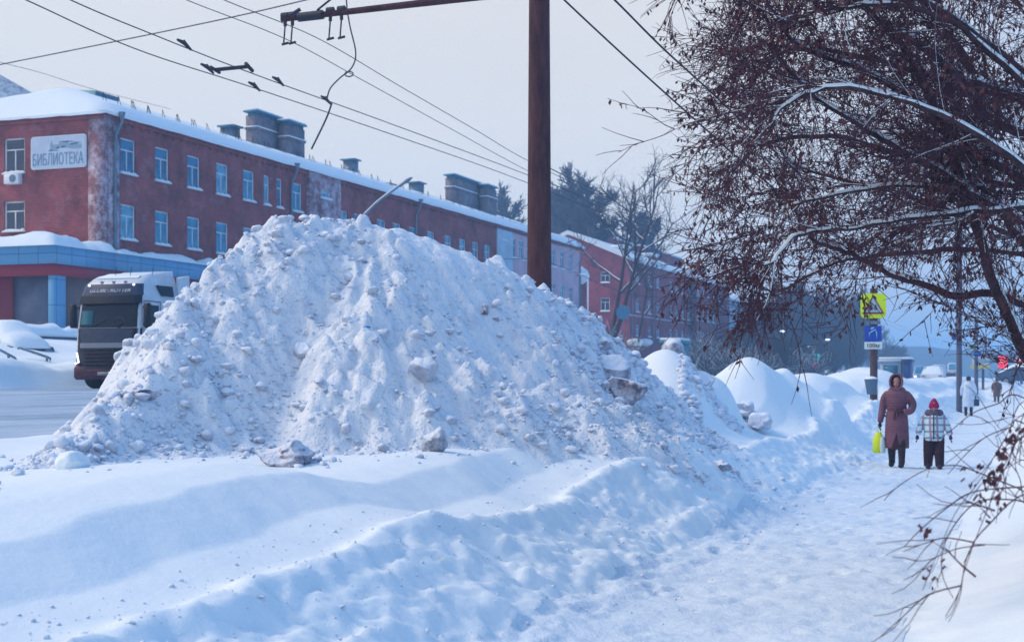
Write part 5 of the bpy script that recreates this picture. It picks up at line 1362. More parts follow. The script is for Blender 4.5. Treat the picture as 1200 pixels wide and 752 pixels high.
for x in (-.75, .15): wp_.tube([(x, prof(1.97) - .05, 1.97), (x + .55, prof(2.12) - .045, 2.12)], .014, 4); wp_.tube([(x + .25, prof(2.0) - .05, 2.0), (x + .75, prof(2.3) - .04, 2.22)], .012, 4)
lpart('wiper', wp_, M['black'], tr)
lpart('steering_wheel', MB().tube([(.45 + .22 * cos(a), prof(2.1) - .022, 2.1 + .16 * sin(a)) for a in np.linspace(0, 2 * pi, 18)], .016, 4), mat('grey_wheel', (.05, .06, .08), .6), tr)
# thin teal sheet just in front of the windscreen
lpart('windscreen_sheet', MB().loft([[(-1.0, prof(2.05) - .035, 2.05), (-.55, prof(2.05) - .035, 2.05), (-.55, prof(2.05) - .03, 2.05), (-1.0, prof(2.05) - .03, 2.05)], [(-.98, prof(2.5) - .035, 2.5), (-.55, prof(2.5) - .035, 2.5), (-.55, prof(2.5) - .03, 2.5), (-.98, prof(2.5) - .03, 2.5)]]), mat('teal_sheet', (.03, .14, .17), .3), tr)

# ------------------------------------------------------------------ things left of the truck
def car(label, loc, rz, paint, snow=.0, group=None, name='parked_car', cat='car'):
    o = thing(name, label, cat, loc, rz, group)
    # y = length 4.4, x = width 1.76
    side = [(-2.2, .35), (-2.2, .75), (-2.1, .88), (-1.2, .98), (-.55, 1.42), (.85, 1.45), (1.7, 1.02), (2.1, .95), (2.2, .7), (2.2, .35)]
    B = MB(); R = []
    for x, k in ((-.88, .0), (-.80, .04), (.80, .04), (.88, .0)):
        R.append([(x * (.8 if z > 1.1 else 1), y, z + (k if z > 1.1 else 0)) for (y, z) in side])
    B.loft(R); lpart('body', B, paint, o)
    for s in (-1, 1):
        lpart('side_windows', MB().loft([[(s * .77, -1.0, 1.02), (s * .70, -.5, 1.36), (s * .70, .8, 1.38), (s * .77, 1.5, 1.04)], [(s * .83, -1.0, 1.02), (s * .715, -.5, 1.36), (s * .715, .8, 1.38), (s * .83, 1.5, 1.04)]]), M['glassd'], o)
        for y in (-1.35, 1.4): w_ = lpart('wheel', MB().tube([(s * .7, y, .33), (s * .89, y, .33)], .33, 14), M['tyre'], o); lpart('rim', MB().tube([(s * .89, y, .33), (s * .9, y, .33)], .2, 10), M['chrome'], w_)
        lpart('headlight', MB().box(s * .5, s * .82, -2.22, -2.1, .62, .78, bev=.03), M['chrome'], o)
    lpart('windscreen', MB().loft([[(-.72, -1.22, .99), (.72, -1.22, .99), (.6, -.6, 1.41), (-.6, -.6, 1.41)], [(-.72, -1.25, 1.0), (.72, -1.25, 1.0), (.6, -.63, 1.43), (-.6, -.63, 1.43)]]), M['glassd'], o)
    lpart('rear_window', MB().loft([[(-.72, 1.66, 1.03), (.72, 1.66, 1.03), (.6, .95, 1.42), (-.6, .95, 1.42)], [(-.72, 1.70, 1.05), (.72, 1.70, 1.05), (.6, .98, 1.45), (-.6, .98, 1.45)]]), M['glassd'], o)
    if snow:
        S = MB(); ys_ = np.linspace(-2.15, 2.15, 22); R = []
        top = np.interp(ys_, [p[0] for p in side[1:-1]], [p[1] for p in side[1:-1]])
        for y, t in zip(ys_, top):
            e_ = 1 - abs(y / 2.2) ** 6; w = .82 - (.12 if t > 1.2 else 0)
            R.append([(w * cos(a), y, t - .06 + (snow * e_ + .05) * sin(a) ** .6) for a in np.linspace(0.001, pi - .001, 9)])
        S.loft(R, True, True); lpart('snow_cover', S, M['roofsnow'], o, True)
    return o
c = W(8, 405, 56); car('dark car buried under thick snow at the left edge in front of the porch', (c[0], c[1], c[2] - .95), radians(65), gloss('dark_car_paint', (.03, .03, .06)), .55, name='snowed_car')
c0 = W(24, 393, 62); c1 = W(100, 393, 66)
o = thing('concrete_slab', 'low concrete wall with a wavy cap of snow between the buried car and the truck', 'wall', ((c0[0] + c1[0]) / 2, (c0[1] + c1[1]) / 2, 3.0), math.atan2(c1[1] - c0[1], c1[0] - c0[0]))
Ls = math.hypot(c1[0] - c0[0], c1[1] - c0[1]) / 2; zs = c0[2] - 3.0
lpart('slab', MB().box(-Ls, Ls, -.15, .5, -.9, zs), mat('concrete', (.12, .17, .25), .9, noise=.3, nscale=1.5), o)
S = MB(); R = []
for t in np.linspace(-Ls - .1, Ls + .1, 26):
    hh = .45 + .35 * vnoise(np.array([t * 1.1]), np.array([2.0]), 8)[0] + .2 * math.exp(-((t - Ls * .55) / .4) ** 2); hh *= min(1, (Ls + .15 - abs(t)) / .3)
    R.append([(t, -.35, zs), (t, -.25, zs + hh * .5), (t, .1, zs + hh), (t, .5, zs + hh * .6), (t, .7, zs)])
S.loft(R); lpart('wall_snow', S, M['roofsnow'], o, True)
def rail(label, pts, d):
    P = [W(a, b, d) for a, b in pts]; m_ = MB().tube(P, .045, 8)
    o = thing('hand_rail', label, 'railing', tuple(P[0] * (1, 1, 0) + (0, 0, gz(P[0][0], P[0][1]))), 0, 'steel hand rails in the snow bank')
    part('rail_bar', m_, M['metal'], o); return o, P
r1, P = rail('steel hand rail poking out of the snow bank left of the truck', [(21, 409), (22, 407), (55, 418), (59, 420), (59, 425)], 50)
part('post', MB().tube([W(55, 418, 50), W(55, 423, 50)], .045, 8), M['metal'], r1)
r2, P = rail('steel hand rail with a bent end at the far left edge of the photo', [(-40, 398), (0, 410), (17, 419), (19, 422), (19, 424)], 48)
part('post', MB().tube([W(10, 416, 48), W(10, 434, 48)], .045, 8), M['metal'], r2)

# ------------------------------------------------------------------ crossing sign on the verge
ps = W(1024, 441, 41); zg = gz(ps[0], ps[1]) - .2
cs_ = thing('crossing_sign', 'brown post with a yellow bordered triangular warning sign, blue sign and 100 metre plate', 'road sign', (ps[0], ps[1], zg))
zpx = lambda py, d=41: EYE + (HOR - py) / FPX * d
part('post', MB().tube([(ps[0], ps[1], zg), (ps[0], ps[1], zpx(338))], .11, 12), mat('brown_post', (.085, .05, .06), .8, noise=.3, nscale=6), cs_)
def plate(mb, x0, x1, z0, z1, y, r, t=.02, oct_=False): return rrect(mb, ps[0] + x0, ps[0] + x1, z0, z1, ps[1] + y, r, t)
k = 41 / FPX
zm = zpx(358); yl = part('yellow_board', plate(MB(), -.36, .36, zpx(373), zpx(344), -.16, .12), mat('fluorescent_yellow', (.55, .75, .02), .5, emis=(.5, .8, 0), estr=.0), cs_)
def tri(cx, cz, s, y, t=.01): return MB().loft([[(cx - s, y, cz - s * .8), (cx + s, y, cz - s * .8), (cx, y, cz + s * .9)], [(cx - s, y + t, cz - s * .8), (cx + s, y + t, cz - s * .8), (cx, y + t, cz + s * .9)]])
part('warning_triangle', tri(ps[0], zm, .31, ps[1] - .175), mat('sign_red', (.22, .03, .06), .5), yl)
part('triangle_face', tri(ps[0], zm - .005, .24, ps[1] - .19), mat('sign_white', (.32, .42, .55), .5), yl)
def person_pic(cx, cz, s, y):
    m_ = MB().tube([(cx, y, cz + s * .8), (cx, y - .004, cz + s * .8)], s * .16, 8); m_.add([(cx - s*.16, y, cz + s*.6), (cx + s*.16, y, cz + s*.6), (cx + s*.12, y, cz), (cx - s*.12, y, cz)], [(0, 1, 2, 3)])
    for q in (-1, 1):
        m_.tube([(cx + q*s*.06, y, cz + .02), (cx + q * s * .3, y, cz - s*.6)], s * .07, 4); m_.tube([(cx + q*s*.12, y, cz + s*.55), (cx + q * s * .36, y, cz + s*.15)], s * .055, 4)
    return m_
dkm = mat('sign_black', (.02, .02, .03), .6)
part('child_symbol', person_pic(ps[0] - .06, zm - .06, .13, ps[1] - .195), dkm, yl); part('child_symbol', person_pic(ps[0] + .07, zm - .08, .11, ps[1] - .195), dkm, yl)
part('name_strip', plate(MB(), -.2, .2, zpx(380), zpx(376), -.14, .02), M['metal'], cs_)
bl = part('blue_board', plate(MB(), -.235, .235, zpx(400), zpx(382), -.15, .03), mat('sign_blue', (.01, .06, .42), .5), cs_)
whm = mat('sign_symbol_white', (.25, .5, .75), .5)
zb_ = zpx(391)
part('symbol', MB().tube([(ps[0] - .1, ps[1] - .165, zb_ - .16), (ps[0] - .1, ps[1] - .165, zb_ + .02), (ps[0] + .06, ps[1] - .165, zb_ + .12), (ps[0] + .1, ps[1] - .165, zb_ + .02), (ps[0] + .1, ps[1] - .165, zb_ - .16)], .022, 5), whm, bl)
part('symbol', MB().tube([(ps[0] - .08, ps[1] - .165, zb_ + .13), (ps[0] + .02, ps[1] - .165, zb_ + .17)], .022, 5), whm, bl)
wp = part('distance_plate', plate(MB(), -.25, .25, zpx(409), zpx(400.6), -.15, .02), mat('plate_white', (.6, .7, .72), .5), cs_)
tm = text_mb('100м', .17, .003); tv = np.concatenate(tm.v); cx_ = (tv[:, 0].min() + tv[:, 0].max()) / 2
tm.xf(lambda p: (ps[0] + p[0] - cx_, ps[1] - .157 - p[2], zpx(409) + .045 + p[1])); part('lettering', tm, dkm, wp)
# litter bin sunk in the mound
c = W(1025, 441, 40); m_ = MB(); zt_ = EYE + 2 / FPX * 40
m_.box(-.2, .2, -.16, .16, -.65, 0, tap=-.0)
bn = thing('litter_bin', 'grey metal litter bin half sunk in snow below the crossing sign', 'litter bin', (c[0], c[1] - .9, zt_ - .12)); bn.scale = (.85, .85, .6)
lpart('bin_body', MB().loft([[(-.12, -.13, -.7), (.16, -.13, -.7), (.16, .13, -.7), (-.12, .13, -.7)], [(-.2, -.17, 0), (.2, -.17, 0), (.2, .17, 0), (-.2, .17, 0)]]), mat('bin_grey', (.10, .17, .25), .6), bn)
lpart('bin_snow', MB().ell((0, 0, 0), (.2, .17, .13)), M['roofsnow'], bn, True)

# ------------------------------------------------------------------ far right: posts, signs, hoardings, vehicles
def post(px, d, top, r, label, m_=None, name='utility_pole', cat='pole'):
    c = W(px, 441, d); zg = gz(c[0], c[1]) - .2; o = thing(name, label, cat, (c[0], c[1], zg)); part('post', MB().tube([(c[0], c[1], zg), (c[0], c[1], EYE + (HOR - top) / FPX * d)], [r, r * .8], 10), m_ or M['metal'], o); return o, c
gp = mat('grey_blue_post', (.09, .10, .15), .8)
o, c = post(1124, 62, 180, .13, 'tall grey pole standing behind the white coated walker', gp)
part('blue_box', MB().box(c[0] - .3, c[0] - .12, c[1] - .25, c[1] - .1, zpx(398, 62), zpx(390, 62)), mat('box_blue', (.02, .10, .35), .5), o)
o, c = post(1144, 95, 372, .14, 'thin grey post carrying small green and blue signs over a white board', gp, 'sign_post', 'sign post')
def panel(o, nm, px0, px1, py0, py1, d, m_, y=0.0):
    a = W(px0, py1, d); b = W(px1, py0, d); return part(nm, rrect(MB(), a[0], b[0], a[2], b[2], (a[1] + b[1]) / 2 - .2 - y, .04, .05), m_, o)
g_ = panel(o, 'green_sign', 1136, 1145, 404, 410, 95, mat('sign_pale_green', (.35, .6, .5), .5)); panel(o, 'symbol', 1138, 1142.5, 405.5, 408.5, 95, mat('sign_green', (.01, .25, .18), .5), .06)
panel(o, 'blue_sign', 1141, 1150, 411, 417, 95, mat('sign_blue2', (.01, .10, .45), .5))
o = thing('hoarding', 'white and pale yellow roadside board on two posts right of the white coated walker', 'billboard', tuple(W(1150, 452, 98)))
panel(o, 'white_panel', 1139, 1159, 418, 427, 98, mat('board_white', (.45, .58, .70), .5)); panel(o, 'yellow_panel', 1137, 1160, 427.2, 432, 98, mat('board_yellow', (.50, .50, .22), .5))
panel(o, 'print', 1142, 1156, 420, 424, 98, mat('board_print', (.25, .38, .5), .5), .06)
for px in (1144, 1152): c = W(px, 445, 98); part('post', MB().tube([W(px, 456, 98), W(px, 420, 98)], .09, 8), gp, o)
red = mat('lit_red_sign', (.6, .02, .06), .5, emis=(1.0, .05, .12), estr=.75); redp = mat('lit_pink_print', (.7, .2, .3), .5, emis=(1.0, .35, .45), estr=.8)
o = thing('red_shop_sign', 'glowing red square shop sign above the brown coated walker', 'lit sign', tuple(W(1175, 441, 130)))
panel(o, 'board', 1170, 1181, 417, 431, 130, red)
for y in (419.5, 423): panel(o, 'print', 1172, 1179, y, y + 1.6, 130, redp, .06)
panel(o, 'emblem', 1171.5, 1175, 427, 430, 130, mat('lit_deep_red', (.8, 0, .02), .5, emis=(1, 0, .02), estr=.8), .06)
part('post', MB().tube([W(1175, 450, 130.5), W(1175, 420, 130.5)], .12, 8), gp, o)
o = thing('pink_shop_sign', 'glowing pinkish white shop sign at the right edge behind the branches', 'lit sign', tuple(W(1195, 441, 130)))
pk_ = panel(o, 'board', 1190, 1204, 420, 432, 130, mat('lit_pink_sign', (.7, .2, .3), .5, emis=(1, .3, .4), estr=.7)); panel(o, 'print', 1192, 1202, 424, 428, 130, mat('lit_white_print', (.8, .7, .8), .5, emis=(.9, .8, .9), estr=.8), .06)
part('post', MB().tube([W(1197, 450, 130.5), W(1197, 424, 130.5)], .12, 8), gp, o)
# teal kiosk on the far side, cars, bus and van
def kiosk(label, px0, px1, py0, py1, d, body, trim, name='kiosk', cat='kiosk', strips=()):
    a = W(px0, py1, d); b = W(px1, py0, d); w = b[0] - a[0]; zg = gz(a[0], a[1])
    o = thing(name, label, cat, ((a[0] + b[0]) / 2, a[1], zg)); h = b[2] - zg
    lpart('body', MB().box(-w/2, w/2, 0, 3, 0, h - .25, bev=.05), body, o)
    lpart('roof', MB().box(-w/2 - .15, w/2 + .15, -.2, 3.2, h - .25, h, bev=.06), trim, o)
    lpart('roof_snow', MB().box(-w/2 - .1, w/2 + .1, -.15, 3.1, h, h + .2, bev=.09), M['roofsnow'], o)
    lpart('window', MB().box(-w/2 + .3, w/2 - .3, -.02, .06, h * .4, h * .75), M['pane'], o)
    return o
teal = mat('teal_paint', (.02, .17, .24), .5)
kiosk('teal kiosk with snow on top, just left of the rubble behind the heap', 775, 799, 399, 420, 105, teal, teal)
cc = W(730, 366, 118); o = thing('blue_tarpaulin', 'round pale blue sign disc among the snowy limbs before the red end wall', 'sign', tuple(cc))
o.name = 'round_sign'; part('disc', MB().tube([cc, cc + (0, .08, 0)], .6, 20), mat('disc_blue', (.06, .20, .36), .5), o); part('post', MB().tube([cc + (0, .15, -.2), (cc[0], cc[1] + .15, gz(cc[0], cc[1]))], .05, 6), M['metal'], o)
kiosk('pale white bus shelter kiosk behind the hooded woman, right of the crossing sign', 1031, 1057, 421, 446, 128, mat('kiosk_white', (.38, .50, .62), .6), mat('kiosk_trim', (.5, .6, .7), .6))
navy = mat('navy_panel', (.015, .04, .18), .5)
kiosk('narrow navy blue kiosk right of the pale bus shelter', 1058, 1067, 421, 446, 126, navy, navy)
def van(label, px0, px1, py0, py1, d, paint, name='van', cat='van'):
    a = W(px0, py1, d); b = W(px1, py0, d); w = b[0] - a[0]; h = b[2] - a[2]; L = 5.4
    o = thing(name, label, cat, ((a[0] + b[0]) / 2, a[1], a[2] - .25)); h += .25
    R = []
    for y, z0, z1 in ((0, .35, h * .52), (.9, .35, h * .56), (1.3, .35, h * .97), (1.6, .35, h), (L, .35, h)):
        R.append([(-w/2, y, z0), (w/2, y, z0), (w/2, y, z1 - .15), (w/2 - .15, y, z1), (-w/2 + .15, y, z1), (-w/2, y, z1 - .15)])
    lpart('body', MB().loft(R), paint, o)
    lpart('windscreen', MB().loft([[(-w/2 + .15, .88, h * .57), (w/2 - .15, .88, h * .57), (w/2 - .2, 1.22, h * .92), (-w/2 + .2, 1.22, h * .92)], [(-w/2 + .15, .84, h * .57), (w/2 - .15, .84, h * .57), (w/2 - .2, 1.2, h * .93), (-w/2 + .2, 1.2, h * .93)]]), M['pane'], o)
    for s in (-1, 1):
        lpart('headlight', MB().box(s * (w/2 - .35), s * (w/2 - .08), -.03, .05, h * .36, h * .45, bev=.03), M['lit'] if name == 'van' else M['chrome'], o)
        for y in (.9, L - 1): lpart('wheel', MB().tube([(s * (w/2 - .25), y, .35), (s * (w/2 - .02), y, .35)], .35, 12), M['tyre'], o)
    return o
car('white car coming down the road left of the tall grey pole', tuple(W(1094, 447, 118) - (0, 0, .25)), 0.0, M['white'], .12)
van('small pale blue box van just left of the approaching white car', 1070, 1084, 428, 447, 150, mat('van_blue', (.25, .38, .58), .5))
van('white van far away above the approaching white car', 1092, 1106, 427, 440, 210, M['white'])
van('white lorry far away beside the tall grey pole', 1110, 1121, 425, 442, 220, M['white'], 'lorry', 'lorry')
car('red car far away between the white car and the tall grey pole', tuple(W(1114, 446, 190) - (0, 0, .4)), 0.0, gloss('red_paint', (.4, .04, .06)))
car('dark snow topped car parked at the right edge under the pink shop sign', tuple(W(1203, 447, 112) - (0, 0, .3)), radians(80), gloss('dark_blue_paint', (.02, .05, .12)), .3)
# small traffic light and green lamps over the mounds
o = thing('traffic_light', 'small traffic light showing red over the long mounds, left of the crossing sign', 'traffic light', tuple(W(955, 441, 170)))
c = W(955, 441, 170); part('post', MB().tube([(c[0], c[1] + .2, 0), (c[0], c[1] + .2, EYE + 24 / FPX * 170)], .08, 8), gp, o)
part('housing', MB().box(c[0] - .3, c[0] + .3, c[1] - .1, c[1] + .15, EYE + 8 / FPX * 170, EYE + 20 / FPX * 170, bev=.05), M['black'], o)
part('red_light', MB().tube([(c[0], c[1] - .16, EYE + 12 / FPX * 170), (c[0], c[1] - .1, EYE + 12 / FPX * 170)], .34, 12), mat('red_light', (1, .05, .1), .5, emis=(1, .04, .1), estr=1.6), o)
part('crossing_plate', rrect(MB(), c[0] - .62, c[0] + .62, EYE + 19 / FPX * 170, EYE + 26.5 / FPX * 170, c[1] - .25, .1, .05), mat('plate_green', (.02, .45, .4), .5, emis=(0, .6, .5), estr=.3), o)
part('plate_face', rrect(MB(), c[0] - .32, c[0] + .32, EYE + 21 / FPX * 170, EYE + 25 / FPX * 170, c[1] - .32, .1, .05), mat('plate_dark', (.03, .12, .22), .5), o)
o = thing('signal_lamp', 'tiny green light low over the long smooth mound', 'traffic light', tuple(W(940, 441, 175))); c = W(940, 441, 175)
part('post', MB().tube([(c[0], c[1] + .2, 0), (c[0], c[1] + .2, EYE + 16 / FPX * 175)], .07, 8), gp, o); part('green_light', MB().box(c[0] - .1, c[0] + .15, c[1] - .1, c[1], EYE + 6 / FPX * 175, EYE + 14 / FPX * 175, bev=.03), mat('green_light', (0, .7, .5), .5, emis=(0, .8, .5), estr=1.0), o)
for (px, py, d, lab) in ((917, 388, 200, 'small lit street lamp head over the dark stand of trees, upper one'), (949, 406, 190, 'small lit street lamp head lower in the dark stand of trees'), (970, 398, 210, 'small lit street lamp head at the right of the dark stand of trees')):
    c = W(px, py, d); zg = gz(c[0], c[1]); o = thing('street_lamp', lab, 'street lamp', (c[0], c[1], zg), 0, 'far street lamps'); part('lamp_post', MB().tube([(c[0] - 1, c[1], zg), (c[0] - 1, c[1], c[2] - .1), (c[0], c[1], c[2])], .07, 6), gp, o); part('lamp_head', MB().ell((c[0], c[1], c[2]), (.4, .3, .16)), mat('far_lamp', (.8, .85, .9), .5, emis=(.8, .9, 1), estr=.8), o)
# ------------------------------------------------------------------ people (local frame: facing -y, feet at z=0)
def ring(cx, cy, z, rx, ry, n=20, tw=0.0):
    return [(cx + rx * cos(2*pi*k/n), cy + ry * sin(2*pi*k/n), z) for k in range(n)]
def torso(mb, rows, n=20):
    return mb.loft([ring(x, y, z, rx, ry, n) for (x, y, z, rx, ry) in rows])
def limb(mb, pts, rad, n=10):
    return mb.tube(smooth_path(pts, len(pts) * 4), np.interp(np.linspace(0, 1, len(pts) * 4), np.linspace(0, 1, len(rad)), rad), n)
SKIN = mat('skin', (.36, .19, .17), .6)
DARKG = mat('dark_gloves', (.02, .02, .035), .8)
BOOT = mat('dark_boots', (.03, .02, .03), .7)
def hand(mb, w, d, s=1.0, side=1):
    """palm and five curled fingers hanging from wrist w in direction d"""
    d = unit(np.array(d, float)); a = np.array((0, -1.0, 0)) ; b = unit(np.cross(d, a)) * side
    mb.tube([w, w + d * .045 * s, w + d * .085 * s], [.02 * s, .036 * s, .032 * s], 8, True, .6)
    for i, L in enumerate((.068, .078, .072, .056)):
        q = w + d * .08 * s + a * (.027 - .018 * i) * s
        mb.tube([q, q + d * L * .5 * s - b * .004, q + d * L * .85 * s - b * .022 * s], [.0105 * s, .0095 * s, .008 * s], 6)
    q = w + d * .03 * s + a * .03 * s; mb.tube([q, q + (d * .03 + a * .03) * s, q + (d * .06 + a * .032) * s], [.012 * s, .011 * s, .009 * s], 6)
    return mb
def face_body(o, H, hz, hs, arms, legs, skin=SKIN):
    """the body: one continuous skinned figure; mostly under clothes"""
    b = MB(); s = H / 1.65
    torso(b, [(0, 0, .80*s, .14*s, .10*s), (0, 0, .95*s, .15*s, .11*s), (0, 0, 1.1*s, .13*s, .10*s), (0, 0, 1.25*s, .15*s, .11*s), (0, 0, 1.36*s, .15*s, .09*s), (0, 0, 1.41*s, .06*s, .06*s), (0, 0, hz - .06*hs, .055*hs, .06*hs)])
    rows = [(-.115, .02, .03), (-.10, .045, .055), (-.06, .062, .078), (0, .072, .092), (.05, .074, .094), (.09, .06, .08), (.115, .03, .04)]
    b.loft([[(rx * hs * cos(2*pi*k/20), ry * hs * sin(2*pi*k/20) * (1.04 if sin(2*pi*k/20) < 0 else 1), hz + z * hs) for k in range(20)] for (z, rx, ry) in rows])
    b.tube([(0, -.088*hs, hz + .012*hs), (0, -.108*hs, hz - .028*hs), (0, -.088*hs, hz - .038*hs)], [.009*hs, .016*hs, .010*hs], 8)      # nose
    b.ell((0, -.085*hs, hz - .062*hs), (.026*hs, .012*hs, .007*hs), 8, 4); b.ell((0, -.083*hs, hz - .074*hs), (.022*hs, .012*hs, .006*hs), 8, 4)   # lips
    for q in (-1, 1): b.ell((q*.075*hs, .005, hz - .005), (.01*hs, .02*hs, .03*hs), 8, 6); b.ell((q*.032*hs, -.078*hs, hz - .03*hs), (.022*hs, .016*hs, .018*hs), 8, 6)
    for A_ in arms: limb(b, A_[0], [r * .62 for r in A_[1]])
    for L_ in legs: limb(b, L_[0], [r * .7 for r in L_[1]])
    me = remeshed(b, .011 * hs, 2, 'body'); me.materials.append(skin)
    bo = link('body', me, None, o)
    for q in (-1, 1): link('eye', MB().ell((q*.030*hs, -.0865*hs, hz + .012*hs), (.013*hs, .006*hs, .007*hs), 8, 6).mesh('eye', smooth=True), DARKG, bo)
    return bo
def cloth(nm, mb, m_, parent, vox=.013, sm=4):
    me = remeshed(mb, vox, sm, nm); me.materials.append(m_); return link(nm, me, None, parent)

def quilt(name, col, scale=22, plaid=None):
    m = mat(name, col, .65, noise=.12, nscale=5); n = m.node_tree.nodes; L = m.node_tree.links; b = n['Principled BSDF']
    t = n.new('ShaderNodeTexCoord'); w = n.new('ShaderNodeTexWave'); w.bands_direction = 'Z'; w.inputs['Scale'].default_value = scale / (2*pi) * 1.6; w.inputs['Distortion'].default_value = .6
    L.new(t.outputs['Object'], w.inputs['Vector']); bp = n.new('ShaderNodeBump'); bp.inputs['Strength'].default_value = .4; bp.inputs['Distance'].default_value = .01
    L.new(w.outputs[0], bp.inputs['Height']); L.new(bp.outputs[0], b.inputs['Normal'])
    if plaid:
        mats_ = []
        for dr_, sc_ in (('Z', 2.6), ('X', 2.6)):
            k = n.new('ShaderNodeTexWave'); k.bands_direction = dr_; k.inputs['Scale'].default_value = sc_; k.inputs['Distortion'].default_value = 1.4; k.inputs['Detail'].default_value = 1; L.new(t.outputs['Object'], k.inputs['Vector'])
            r = n.new('ShaderNodeValToRGB'); r.color_ramp.elements[0].position = .6; r.color_ramp.elements[1].position = 1.0; L.new(k.outputs[0], r.inputs[0]); mats_.append(r)
        mx = n.new('ShaderNodeMix'); mx.data_type = 'RGBA'; L.new(mats_[0].outputs[0], mx.inputs[0]); mx.inputs[6].default_value = (*col, 1); mx.inputs[7].default_value = (*plaid[0], 1)
        m2 = n.new('ShaderNodeMix'); m2.data_type = 'RGBA'; L.new(mats_[1].outputs[0], m2.inputs[0]); L.new(mx.outputs[2], m2.inputs[6]); m2.inputs[7].default_value = (*plaid[1], 1)
        L.new(m2.outputs[2], b.inputs['Base Color'])
    return m

# --- the hooded woman
c = W(1051, 547, 25.4); wz = gz(c[0], c[1])
face_rz = math.atan2(c[0], -c[1]) * -1.0
wo = thing('person', 'woman in a long hooded maroon down coat walking with a yellow bag in one hand', 'person', (c[0], c[1], wz), radians(-4))
armR = ([(-.15, 0, 1.33), (-.21, .01, 1.24), (-.245, .02, 1.10), (-.27, -.02, .92), (-.285, -.05, .80)], [.06, .075, .07, .06, .05])
armL = ([(.15, 0, 1.33), (.215, .01, 1.24), (.27, .03, 1.12), (.245, -.10, 1.0), (.15, -.19, 1.0)], [.06, .075, .075, .065, .05])
legA = ([(-.09, 0, .8), (-.10, .0, .45), (-.105, .12, .07)], [.1, .075, .05]); legB = ([(.09, 0, .8), (.10, -.08, .45), (.11, -.20, .06)], [.1, .075, .05])
bo = face_body(wo, 1.65, 1.50, 1.0, (armR, armL), (legA, legB))
maroon = quilt('maroon_down', (.165, .068, .10), 24)
ct = MB()
rows = [(0, 0, .34, .215, .175), (0, 0, .50, .215, .175), (0, 0, .75, .205, .165), (0, 0, .92, .19, .155), (0, 0, 1.02, .165, .135), (0, 0, 1.08, .165, .135), (0, 0, 1.18, .185, .15), (0, 0, 1.30, .195, .145), (0, 0, 1.37, .165, .115), (0, 0, 1.42, .10, .095)]
torso(ct, rows)
limb(ct, *armR); limb(ct, *armL)
coat = cloth('coat', ct, maroon, wo)
sl_ = MB().add([(-.07, -.179, .33), (.085, -.179, .33), (.02, -.172, .62)], [(0, 1, 2)]).loft([[(-.075, -.15, .32), (.09, -.15, .32), (.02, -.15, .64)], [(-.065, -.178, .335), (.08, -.178, .335), (.02, -.174, .62)]]); link('coat_slit', sl_.mesh('coat_slit'), mat('dark_brown_skirt', (.05, .015, .025), .8), coat)
bl_ = MB().loft([ring(0, 0, z, r, r * .82, 24) for z, r in ((1.015, .172), (1.035, .178), (1.065, .178), (1.085, .172))]); bl_.tube([(0, -.15, 1.05), (-.02, -.165, .96), (-.03, -.17, .86)], .016, 6); bl_.tube([(.01, -.15, 1.05), (.03, -.165, .95), (.03, -.17, .9)], .016, 6); link('belt', bl_.mesh('belt', smooth=True), mat('maroon_belt', (.12, .04, .065), .6), coat)
# hood: shell open to the front
hd_ = MB(); n = 22; R = []
for j in range(n):
    th = pi * (j / (n - 1)) * 1.0                       # from front opening round the back? profile rings front->back
    t = j / (n - 1); y = -.085 + .215 * t; r = .118 * math.sqrt(max(0.02, 1 - max(0, (t - .35) / .68) ** 2)) + .0
    R.append([(r * .93 * cos(a), y + .02 * sin(a), 1.515 + (r * 1.14) * sin(a) + (.018 if sin(a) > 0 else 0)) for a in np.linspace(0, 2*pi, 24, endpoint=False)])
hd_.loft(R, False); hd_.tube([(.108 * cos(a), -.085 + .02 * sin(a), 1.515 + .132 * sin(a) + (.015 if sin(a) > 0 else 0)) for a in np.linspace(0, 2*pi, 25)], .020, 8, False)
hd_.add(R[-1], [list(range(24))])
torso(hd_, [(0, .01, 1.33, .17, .13), (0, .01, 1.39, .15, .12), (0, .0, 1.43, .115, .11)], 24)
link('hood', hd_.mesh('hood', smooth=True), maroon, coat)
hh = MB(); hand(hh, np.array((-.287, -.052, .80)), (-.02, 0, -1), 1.0, 1); link('glove', hh.mesh('glove', smooth=True), DARKG, wo)
hh = MB(); hand(hh, np.array((.155, -.19, 1.0)), (-1, -.2, -.15), 1.0, -1); link('glove', hh.mesh('glove', smooth=True), mat('maroon_glove', (.06, .02, .035), .8), wo)
def boot(o, x, y, s=1.0, m_=BOOT, top=.36):
    b = MB(); b.tube([(x, y + .02, top), (x, y + .02, .18 * s), (x, y + .01, .07 * s)], [.072 * s, .06 * s, .058 * s], 12); b.ell((x, y - .05 * s, .05 * s), (.05 * s, .135 * s, .052 * s), 12, 8)
    link('boot', remeshed(b, .01, 2, 'boot'), m_, o)
boot(wo, -.105, .11); boot(wo, .11, -.18)
tg = MB(); limb(tg, *legA); limb(tg, *legB); cloth('trousers', tg, BOOT, wo, .013, 2)
